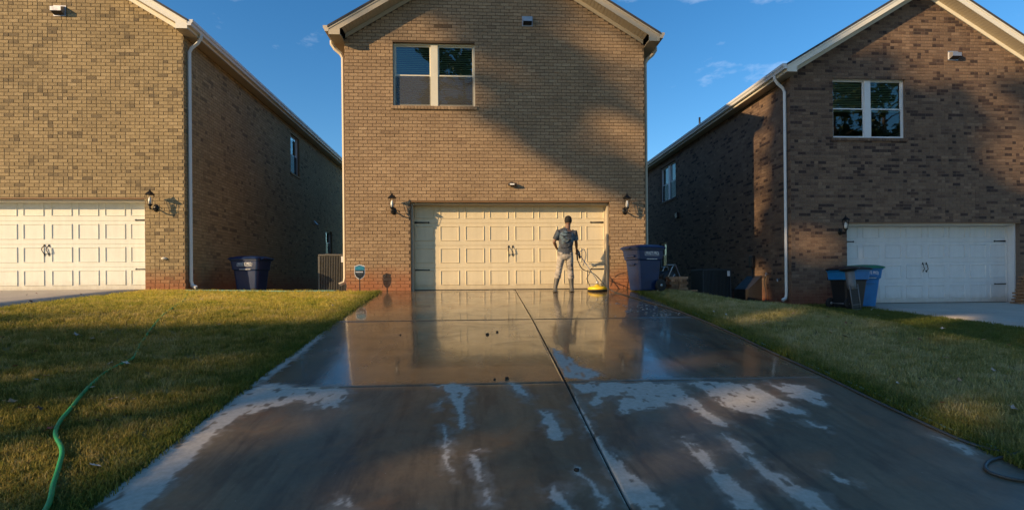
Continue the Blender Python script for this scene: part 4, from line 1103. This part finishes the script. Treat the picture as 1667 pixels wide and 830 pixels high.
def washer():
    zg = float(P(12.6)); hx, hy, hz = hand_w
    S = empty('surface_cleaner', (2.86, 12.62, zg), 0, 'yellow round surface cleaner with steel lance, trigger gun and loop handle', 'pressure washer')
    L = lambda x, y, z: (x-2.86, y-12.62, z-zg)
    q = MB(); q.lathe([(.215, .025), (.23, .035), (.225, .08), (.18, .105), (.07, .12), (.05, .15), (.001, .152)], 28); q.build('cover', M_YELLOW, S)
    q = MB(); q.lathe([(.23, .0), (.235, .004), (.232, .034), (.222, .034)], 28); q.build('skirt', M_RUBBER, S)
    q = MB(); q.lathe([(.03, .15), (.03, .22), (.02, .24), (.001, .24)], 12); q.build('swivel', M_GALV, S)
    gun = (hx+.035, hy+.045, hz-.055)
    q = MB(); q.tube([L(*gun), L(2.62, 12.66, zg+.62), (-.03, .0, .30), (0, 0, .23)], .011, 8); q.build('lance', M_SILVER, S)
    q = MB(); q.tube([L(gun[0]-.02, gun[1]-.03, gun[2]+.05), L(gun[0]+.04, gun[1]+.02, gun[2]-.05), L(gun[0]+.06, gun[1]+.03, gun[2]-.16)], [.03, .034, .022], 8); q.tube([L(gun[0]-.02, gun[1], gun[2]-.02), L(gun[0]-.01, gun[1]-.02, gun[2]-.20)], [.022, .018], 8); q.build('trigger_gun', M_DARKPL, S)
    q = MB(); q.tube(spline([(-.17, 0, .09), (-.22, 0, .22), (-.26, 0, .30), (-.20, .0, .40), (-.16, 0, .52)], 4), .008, 6)
    q.tube(spline([(.13, 0, .11), (.18, -.01, .3), (.22, 0, .62), (.02, 0, .64), (-.12, 0, .56)], 5), .008, 6); q.build('loop_handle', M_BRONZE, S)
    # pressure hose from the gun, down to the slab and away to the right
    lead = [Vector((gun[0]-.01, gun[1]-.02, gun[2]-.2)), Vector((gun[0]+.10, gun[1]-.08, gun[2]-.42)), Vector((2.75, 12.42, zg+.40)), Vector((3.02, 12.35, zg+.10)), Vector((3.20, 12.2, float(P(12.2))+.012))]
    gp = [(3.35, 11.34), (3.50, 10.35), (3.62, 9.58), (3.66, 9.04), (3.70, 8.31), (3.71, 7.38), (3.69, 6.53), (3.70, 5.59), (3.69, 4.86), (3.70, 4.27), (3.73, 3.84), (3.85, 3.62), (4.05, 3.5), (4.2, 3.35), (4.1, 3.22), (3.8, 3.2), (3.55, 3.27), (3.46, 3.38), (3.54, 3.49), (3.75, 3.58), (4.3, 3.62), (5.0, 3.4)]
    pp = spline(lead+[Vector((a, b, max(gz(a, b), float(P(b)))+.012)) for a, b in gp], 8)
    q = MB(); q.tube([(p.x, p.y, p.z) for p in pp], .0115, 8)
    o = q.build('pressure_hose', M_BLACKH); tag(o, 'dark pressure hose running from the washing gun down the driveway to a loop', 'hose')
    lp = [(gun[0], gun[1]-.02, gun[2]-.05), (gun[0]+.14, gun[1]-.05, gun[2]+.06), (gun[0]+.19, gun[1]-.05, gun[2]-.10), (gun[0]+.12, gun[1]-.04, gun[2]-.34)]
    q = MB(); q.tube([L(*p) for p in spline(lp, 6)], .010, 7); q.build('whip_hose', M_PVC, S)
washer()

# ------------------------------------------------------------------ fallen leaves, twigs, water beads
def leaves():
    t = NT('fallen_leaf'); t.set(t.ramp(t.new('ShaderNodeObjectInfo').outputs['Random'], [(0, (.16, .05, .03)), (.3, (.24, .14, .07)), (.6, (.40, .30, .20)), (1, (.50, .46, .40))]), .7); ml = t.m
    M = []; kinds = [('small reddish brown leaf', (.22, .05, .03)), ('pale dry leaf', (.50, .44, .36)), ('tan curled leaf', (.36, .22, .12)), ('dark brown leaf', (.08, .045, .03)), ('light grey brown leaf', (.34, .29, .24))]
    for v in range(5):
        ml = simple('leaf_'+kinds[v][0].replace(' ', '_'), kinds[v][1], .75, 0, .3, 60)
        m = MB(); n = 9; pts = []
        for k in range(n):
            a = 2*pi*k/n; r = (.045 if k % 2 else .022)*random.uniform(.8, 1.25); pts.append((r*cos(a), r*sin(a)*.75, .012*abs(cos(a*1.5))+.004*random.random()))
        pts.append((0, 0, .002)); m.add(pts, [(k, (k+1) % n, n) for k in range(n)]); m.add([(0, 0, .003), (.06, .01, .01), (.062, .006, .012)], [(0, 1, 2)])
        M.append(m.mesh('fallen_leaf', ml))
    rr = random.Random(11); spots = []
    pos = [(-4.9, 5.9), (-4.6, 5.0), (-4.1, 4.9), (-3.75, 4.75), (-3.3, 5.0), (-3.35, 4.35), (-3.9, 6.1), (-4.35, 5.6), (-3.1, 4.5), (-5.3, 7.3), (-4.8, 4.4), (-2.6, 3.75),
           (4.6, 5.9), (4.9, 6.8), (5.2, 5.6), (5.5, 7.6), (4.4, 7.9), (4.7, 4.9), (5.0, 4.5), (4.5, 4.2), (5.6, 6.4), (4.9, 9.0), (5.3, 8.6)]
    for p in pos: spots.append((p[0], p[1], rr.uniform(.75, 1.15)))
    while len(spots) < 90:
        x, y = (rr.uniform(-9, -2.6), rr.uniform(3.2, 12)) if rr.random() < .45 else (rr.uniform(3.95, 12), rr.uniform(3.2, 12.4))
        if x > 9.4 and y > 6: continue
        u = px_of((x, y, gz(x, y)))
        if -20 < u[0] < 1690 and u[1] < 840: spots.append((x, y, rr.uniform(.5, 1)))
    for i, (x, y, s) in enumerate(spots):
        o = bpy.data.objects.new('fallen_leaf', M[i % 5]); COL.objects.link(o)
        o.location = (x, y, gz(x, y, False)+.052); o.rotation_euler = (rr.uniform(-.5, .5), rr.uniform(-.5, .5), rr.uniform(0, 6)); o.scale = (s,)*3
        sd = 'left' if x < 0 else 'right'; fr_ = 'near part' if y < 6 else 'far part'; tag(o, kinds[i % 5][0]+' fallen on the '+fr_+' of the '+sd+' lawn', 'leaf', kinds[i % 5][0].replace('leaf', 'leaves')+' on the '+fr_+' of the '+sd+' lawn')
    cm = simple('dark_clod', (.03, .022, .015), .9)
    for i, (x, y, s) in enumerate([(.27, 7.9, .02), (.12, 7.75, .026), (.29, 5.62, .022), (.66, 3.6, .02), (.16, 5.60, .014), (-1.15, 7.8, .014)]):
        bm = bmesh.new(); bmesh.ops.create_icosphere(bm, subdivisions=2, radius=s)
        for v in bm.verts: v.co *= rr.uniform(.75, 1.15); v.co.z *= .7
        me = bpy.data.meshes.new('pebble'); bm.to_mesh(me); bm.free(); me.materials.append(cm)
        o = link('pebble', me, None, label='small dark clod lying on the wet driveway', cat='pebble', group='dark clods on the driveway'); o.location = (x, y, float(P(y))+s*.4)
leaves()
def beads():
    t = NT('water_bead'); t.set((.55, .58, .6), .08); t.b.inputs['Transmission Weight'].default_value = .5
    rr = random.Random(8); m = MB()
    for k in range(95):
        x, y = rr.gauss(3.2, .32), rr.gauss(9.6, .7)
        if not (XL+.1 < x < XR-.1 and 8.95 < y < 11.5): continue
        s = rr.uniform(.004, .012); m.lathe([(s*1.5, 0), (s*1.2, s*.5), (s*.4, s*.8)], 6, Matrix.Translation((x, y, float(P(y))+.001)) @ Matrix.Diagonal((1.6, 1, 1, 1)))
    tag(m.build('water_beads', t.m), 'small glinting beads of water near the hose on the upper slab', 'water', kind='stuff')
beads()

# ------------------------------------------------------------------ grass
def grass_obj():
    mats = []
    t = NT('grass_blades')
    oi = t.new('ShaderNodeObjectInfo'); rnd = oi.outputs['Random']
    big = t.noise(.75, 4, .6); mid = t.noise(3.2, 4, .6)
    f = t.math('ADD', t.math('MULTIPLY', big, .55), t.math('ADD', t.math('MULTIPLY', mid, .45), t.math('MULTIPLY', rnd, .30)))
    c = t.ramp(f, [(.44, (.125, .14, .028)), (.57, (.25, .225, .048)), (.70, (.40, .32, .085)), (.86, (.55, .42, .18))])
    px = t.new('ShaderNodeSeparateXYZ'); t.link(t.pos(), px.inputs[0])
    # the neighbour's yard beyond the crest is greener
    g = t.mapr(px.outputs[0], 6.1, 7.2, 0, .75)
    g2 = t.mapr(px.outputs[0], -6.2, -8.5, 0, .5)
    c = t.mix(t.math('MAXIMUM', g, g2), c, t.mix(mid, (.06, .12, .02), (.17, .19, .05)))
    # dormant straw turf: right crest, and left near the houses with sunlight painted in
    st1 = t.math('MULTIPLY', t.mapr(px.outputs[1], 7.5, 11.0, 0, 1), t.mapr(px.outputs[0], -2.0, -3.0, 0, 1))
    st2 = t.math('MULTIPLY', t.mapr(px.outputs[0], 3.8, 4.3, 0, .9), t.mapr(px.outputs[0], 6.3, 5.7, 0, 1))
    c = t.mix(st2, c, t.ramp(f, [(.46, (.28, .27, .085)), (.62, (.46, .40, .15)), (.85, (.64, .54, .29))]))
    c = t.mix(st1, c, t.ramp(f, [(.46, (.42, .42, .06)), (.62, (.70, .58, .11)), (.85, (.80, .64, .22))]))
    # lush rim beside the slab
    ex = t.math('MINIMUM', t.math('ABSOLUTE', t.math('SUBTRACT', px.outputs[0], XL)), t.math('ABSOLUTE', t.math('SUBTRACT', px.outputs[0], XR)))
    c = t.mix(t.mapr(ex, .05, .4, .6, 0), c, (.07, .14, .022))
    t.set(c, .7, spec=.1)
    tl = t.new('ShaderNodeBsdfTranslucent'); t.link(c, tl.inputs[0]); ms = t.new('ShaderNodeMixShader'); ms.inputs[0].default_value = .5
    t.link(t.b.outputs[0], ms.inputs[1]); t.link(tl.outputs[0], ms.inputs[2]); t.link(ms.outputs[0], t.n['Material Output'].inputs[0])
    tufts = []
    for v in range(3):
        m = MB(); rr = random.Random(30+v)
        for k in range(20):
            a = rr.uniform(0, 6.28); d = rr.uniform(0, .055); x, y = d*cos(a), d*sin(a); h = rr.uniform(.018, .042); l = rr.uniform(.0, .035); b2 = rr.uniform(0, 6.28); w = rr.uniform(.0016, .003)
            px_, py_ = cos(b2+1.57)*w, sin(b2+1.57)*w
            m.add([(x-px_, y-py_, -.01), (x+px_, y+py_, -.01), (x+px_*.8+l*.45*cos(b2), y+py_*.8+l*.45*sin(b2), h*.62), (x-px_*.8+l*.45*cos(b2), y-py_*.8+l*.45*sin(b2), h*.62), (x+l*1.2*cos(b2), y+l*1.2*sin(b2), h)],
                  [(0, 1, 2, 3), (3, 2, 4)])
        o = bpy.data.objects.new('tuft', m.mesh('tuft', t.m)); tufts.append(o)
    tc_ = bpy.data.collections.new('tuft_shapes')
    for o in tufts: tc_.objects.link(o)
    # emitter surface
    xs = np.arange(-13, 15.01, .25); ys = np.arange(.6, 14.01, .25)
    xs = np.unique(np.round(np.concatenate([xs, [XL, XR, XL-.06, XR+.06]]), 3))
    X, Y = np.meshgrid((xs[:-1]+xs[1:])/2, (ys[:-1]+ys[1:])/2)
    keep = ~((X > XL-.0) & (X < XR+.0))
    keep &= ~((X > 9.62) & (Y < 13.9)) & ~((X < -7.84) & (X > -13.0)&(Y>2)) & ~((Y > 13) & ((X < -6.95) | ((X > -3.3) & (X < 4.3)))) & ~((Y > 13.4) & (X > 8.1)) & ~((Y>12.96)&(X>-3.5)&(X<4.3))
    keep &= (Y < 13.9)
    Z = G(X, Y); U = np.full(X.shape, 0.0); Vv = np.full(X.shape, 0.0)
    Xc = X*cos(YAW)-Y*sin(YAW); Zc = X*sin(YAW)+Y*cos(YAW)
    U = 833+860*Xc/np.maximum(Zc, .3); Vv = 462-860*Z/np.maximum(Zc, .3)
    keep &= (U > -260) & (U < 1930) & (Vv < 1150) & (Zc > .5)
    nx, ny = len(xs), len(ys); vx, vy = np.meshgrid(xs, ys); vz = G(vx, vy)
    i = (np.arange(ny-1)[:, None]*nx+np.arange(nx-1)[None]); q = np.stack([i, i+1, i+nx+1, i+nx], -1)[keep]
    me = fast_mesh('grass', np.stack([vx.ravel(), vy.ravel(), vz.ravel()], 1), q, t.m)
    bm = bmesh.new(); bm.from_mesh(me); bmesh.ops.delete(bm, geom=[v for v in bm.verts if not v.link_faces], context='VERTS'); bm.to_mesh(me); bm.free()
    co = np.zeros(len(me.vertices)*3, np.float32); me.vertices.foreach_get('co', co); co = co.reshape(-1, 3)
    dist = np.hypot(co[:, 0], co[:, 1])
    den = np.interp(dist, [2.5, 4, 6, 8, 11, 14], [1150, 1000, 720, 480, 300, 220])
    edge = np.minimum(abs(co[:, 0]-XL), abs(co[:, 0]-XR)); den = den*np.where(edge < .12, 1.6, np.clip(.35+1.25*vnoise(co[:, 0]+20, co[:, 1], 2.3, 31)+.5*(vnoise(co[:, 0]+20, co[:, 1], 6, 32)-.5), .3, 1.5))
    a = me.attributes.new('density', 'FLOAT', 'POINT'); a.data.foreach_set('value', den.astype(np.float32))
    sc_ = np.interp(dist, [2.5, 5, 9, 14], [1.0, 1.05, 1.2, 1.35])*np.where(edge < .12, 1.15, 1)
    a = me.attributes.new('size', 'FLOAT', 'POINT'); a.data.foreach_set('value', sc_.astype(np.float32))
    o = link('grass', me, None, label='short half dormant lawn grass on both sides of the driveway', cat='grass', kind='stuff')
    ng = bpy.data.node_groups.new('grass_scatter', 'GeometryNodeTree')
    ng.interface.new_socket('Geometry', in_out='INPUT', socket_type='NodeSocketGeometry'); ng.interface.new_socket('Geometry', in_out='OUTPUT', socket_type='NodeSocketGeometry')
    N = ng.nodes; Lk = ng.links
    gi = N.new('NodeGroupInput'); go = N.new('NodeGroupOutput'); dp = N.new('GeometryNodeDistributePointsOnFaces')
    na = N.new('GeometryNodeInputNamedAttribute'); na.data_type = 'FLOAT'; na.inputs['Name'].default_value = 'density'
    nb = N.new('GeometryNodeInputNamedAttribute'); nb.data_type = 'FLOAT'; nb.inputs['Name'].default_value = 'size'
    ci = N.new('GeometryNodeCollectionInfo'); ci.inputs['Collection'].default_value = tc_; ci.inputs['Separate Children'].default_value = True; ci.inputs['Reset Children'].default_value = True
    ip = N.new('GeometryNodeInstanceOnPoints'); ip.inputs['Pick Instance'].default_value = True
    rv = N.new('FunctionNodeRandomValue'); rv.data_type = 'FLOAT_VECTOR'; rv.inputs[0].default_value = (-.25, -.25, 0); rv.inputs[1].default_value = (.25, .25, 6.28)
    rs = N.new('FunctionNodeRandomValue'); rs.data_type = 'FLOAT'; rs.inputs[2].default_value = .65; rs.inputs[3].default_value = 1.35
    mu = N.new('ShaderNodeMath'); mu.operation = 'MULTIPLY'
    Lk.new(gi.outputs[0], dp.inputs['Mesh']); Lk.new(na.outputs['Attribute'], dp.inputs['Density'])
    Lk.new(dp.outputs['Points'], ip.inputs['Points']); Lk.new(ci.outputs[0], ip.inputs['Instance'])
    Lk.new(rv.outputs[0], ip.inputs['Rotation']); Lk.new(nb.outputs['Attribute'], mu.inputs[0]); Lk.new(rs.outputs[1], mu.inputs[1]); Lk.new(mu.outputs[0], ip.inputs['Scale'])
    Lk.new(ip.outputs[0], go.inputs[0])
    md = o.modifiers.new('scatter', 'NODES'); md.node_group = ng
grass_obj()

# ------------------------------------------------------------------ trees behind the camera: they shade the driveway and show in the windows
# openings between the boughs where the sun gets through
GAPS = [(-41.8, 12.40, 2.2, .62, -.22), (-39.7, 22.5, 1.35, .80, -.3), (-40.3, 23.9, .6, .3, -.3), (-45.75, 20.25, .78, .36, -.1), (-48.45, 23.6, .5, 1.5, 0), (-50.0, 24.4, .5, .6, -.4), (-50.2, 22.9, .45, .28, -.3)]
def tree(base, trunk_h, clumps, label, r0=.28, density=60, leaf=.20, dome=None, group=None):
    T = empty('tree', base, 0, label, 'tree', group); rng = np.random.default_rng(int(abs(base[0])*10)+5)
    m = MB(); bx, by, bz = base
    sway = [Vector((random.uniform(-.15, .15)*k/5, random.uniform(-.15, .15)*k/5, trunk_h*k/6)) for k in range(7)]
    sway[0] = Vector((0, 0, -.3)); m.tube(spline(sway, 3), list(np.linspace(r0, r0*.25, 19)), 9)
    V = []
    for ci, (cx, cy, cz, rx, ry, rz_, dens) in enumerate(clumps):
        c = Vector((cx-bx, cy-by, cz-bz)); a = min(c.z-.4*rz_-Vector((c.x, c.y)).length*.25, trunk_h-.3); a = max(a, 1.2)
        st = Vector((0, 0, a))
        if ci % (4 if len(clumps) > 60 else 1) == 0: m.tube(spline([st, st.lerp(c, .5)+Vector((0, 0, .25)), c], 4), list(np.linspace(r0*.3, .025, 9)), 6)
        n = int(density*dens*rx*rz_*max(ry, .5)**.5*4)
        p = rng.normal(0, 1, (n, 3)); p /= np.linalg.norm(p, axis=1)[:, None]; p *= (rng.random(n)**.45)[:, None]
        # clustered sprays
        k = max(3, n//22); cen = p[rng.integers(0, n, k)]; p = cen[rng.integers(0, k, n)]+rng.normal(0, .16, (n, 3))
        p = p*np.array([rx, ry, rz_])+np.array([c.x, c.y, c.z]); V.append(p)
    m.build('trunk', M_BARK, T)
    p = np.concatenate(V); keep = np.ones(len(p), bool); yw = p[:, 1]+by
    xe = p[:, 0]+bx-tan(SUN_AZ)*(yw+18.0); ze = p[:, 2]+bz+(yw+18.0)/cos(SUN_AZ)*tan(SUN_EL)
    for (gx, gz_, gr_, gh, sh) in GAPS: keep &= ((xe-gx)/(gr_+.16))**2+((ze-gz_-sh*(xe-gx))/(gh+.16))**2 > rng.uniform(.75, 1.25, len(p))
    p = p[keep]; n = len(p)
    u = rng.normal(0, 1, (n, 3)); u /= np.linalg.norm(u, axis=1)[:, None]; w = np.cross(u, rng.normal(0, 1, (n, 3))); w /= np.linalg.norm(w, axis=1)[:, None]
    s = leaf*rng.uniform(.6, 1.3, n)[:, None]; u *= s; w *= s*.55
    q = np.stack([p-u, p+w*.9, p+u, p-w*.9], 1).reshape(-1, 3)
    me = fast_mesh('crown', q, np.arange(4*n).reshape(-1, 4), M_LEAF); link('crown', me, T)
    return T
def onray(X, Y, z, yc):
    """the point on the sun ray through a spot of the scene, at depth yc"""
    d = Y-yc; return (X-tan(SUN_AZ)*d, yc, z+d/cos(SUN_AZ)*tan(SUN_EL))
YC = -18.0
def fac(X, z, rx, rz_, dens=1.0, Y=13.0, yc=YC, ry=.7, k=1.0):
    a = onray(X, Y, z, yc); k = .94 if Y == 13.0 and X < 4.5 else 1.0; return (a[0], a[1], a[2], rx*k, ry, rz_*k, dens)
GB = -2.3
# tall loose tree whose branches shade the middle facade
tree((-47.2, YC, GB), 26.5, [fac(.9, 5.9, .9, .55), fac(1.7, 5.5, .95, .6), fac(2.4, 4.95, .8, .4), fac(.8, 4.7, .75, .45), fac(1.7, 4.55, 1.1, .42), fac(2.9, 4.35, .9, .26, .8),
     fac(1.2, 3.95, .8, .33), fac(2.0, 3.75, .8, .35), fac(2.5, 3.15, .75, .42), fac(3.3, 2.75, .95, .55), fac(3.9, 2.3, .8, .5, .9), fac(.2, 6.7, .8, .5), fac(1.0, 7.2, 1.0, .5),
     fac(-3.3, 6.62, .5, .2, 1, 12.65), fac(-2.7, 7.0, .6, .25, 1, 12.65), fac(-2.0, 7.4, .6, .26, 1, 12.65), fac(-1.3, 7.85, .6, .27, 1, 12.65), fac(-.6, 8.25, .6, .3, 1, 12.65),
     fac(6.9, 3.8, .7, 1.2), fac(6.9, 6.2, .7, .9, .6), fac(7.2, 5.2, .9, 1.3)], 'tall loose tree standing behind the viewer on the left', .3, 420, .17)
# broad crown shading the right house
cl = []
rt = random.Random(4)
for k in range(150):
    X = 7.3+(k % 13)*.8+rt.uniform(-.3, .3); z = -1.5+(k//13)*.66+rt.uniform(-.25, .25)
    if z > 5.55 or (z > 5.0 and X > 11.2): continue
    cl.append(fac(X, z, rt.uniform(.6, 1.0), rt.uniform(.35, .7), 1.4, 13.5))
tree((-42.5, YC-.3, GB), 24.5, cl, 'broad dense tree behind the viewer, right of the tall loose tree', .4, 170, .2)
# lower dense trees and shrubs along the far kerb: their tops cast the shadow edge on the lawns
def mass(x0, x1, ztop, yc, n, seed, zbot=3.0):
    r = random.Random(seed); c = []
    for k in range(n):
        x = x0+(x1-x0)*((k*.618034) % 1); zt = ztop(x); z = zbot+(zt-.5-zbot)*((k+.5)/n)
        dy = r.uniform(-.6, .6); c.append((x+dy*1.732, yc+dy, z-dy*.611, r.uniform(.9, 1.4), .8, r.uniform(.7, 1.0), 1.2))
    for k in range(int((x1-x0)*1.6)):
        x = x0+(k+.5)/1.6; c.append((x, yc+r.uniform(-.3, .3), ztop(x)-.75+r.uniform(-.15, .15), 1.0, .8, .75, 1.3))
    return c
sky_pts_x = [-62, -56, -54, -53.2, -52.4, -51.9, -50.8, -49.3, -48, -46, -44, -40, -36, -30, -25]
sky_pts_z = [9.5, 10.5, 11.5, 12.5, 14.2, 15.4, 15.0, 14.8, 15.8, 17.5, 18.8, 18.8, 18.5, 17.5, 17]
zt = lambda x: float(np.interp(x, sky_pts_x, sky_pts_z))
for i, (a, b) in enumerate([(-61, -55), (-55, -50), (-50, -44.5), (-44.5, -38.2), (-38.2, -31.5), (-31.5, -25)]):
    mm = mass(a, b, zt, YC, 80, 50+i)
    tree((((a+b)/2 if i != 3 else -38.7), YC, GB), zt((a+b)/2)-2, mm, 'dense roadside tree behind the viewer, number counted from the left end' if False else ['low dense tree at the far left end of the roadside row', 'dense round tree beside the low one in the roadside row', 'dense middle tree of the roadside row', 'tallest dense tree of the roadside row', 'dense tree right of the gap in the roadside row', 'dense tree at the right end of the roadside row'][i], .3, 20, .34, group='trees in a row behind the viewer')
# trees straight behind the viewer, seen only as reflections in the windows
for i, (x, y, h) in enumerate([(-1.2, -24, 27), (5.5, -26, 28), (36, -24, 29), (43, -26, 29), (-12, -34, 14)]):
    c = [(x+random.uniform(-3.2, 3.2), y+random.uniform(-2.2, 2.2), random.uniform(5, h-1), 1.6, 1.3, 1.2, 1.0) for _ in range(52)]
    tree((x, y, GB), h-2, c, ['green tree across the road, straight behind the viewer', 'second green tree across the road behind the viewer', 'third green tree across the road behind the viewer', 'tall green tree across the road, far right behind the viewer', 'low tree across the road, left behind the viewer'][i], .3, 22, .3, group='trees across the road')
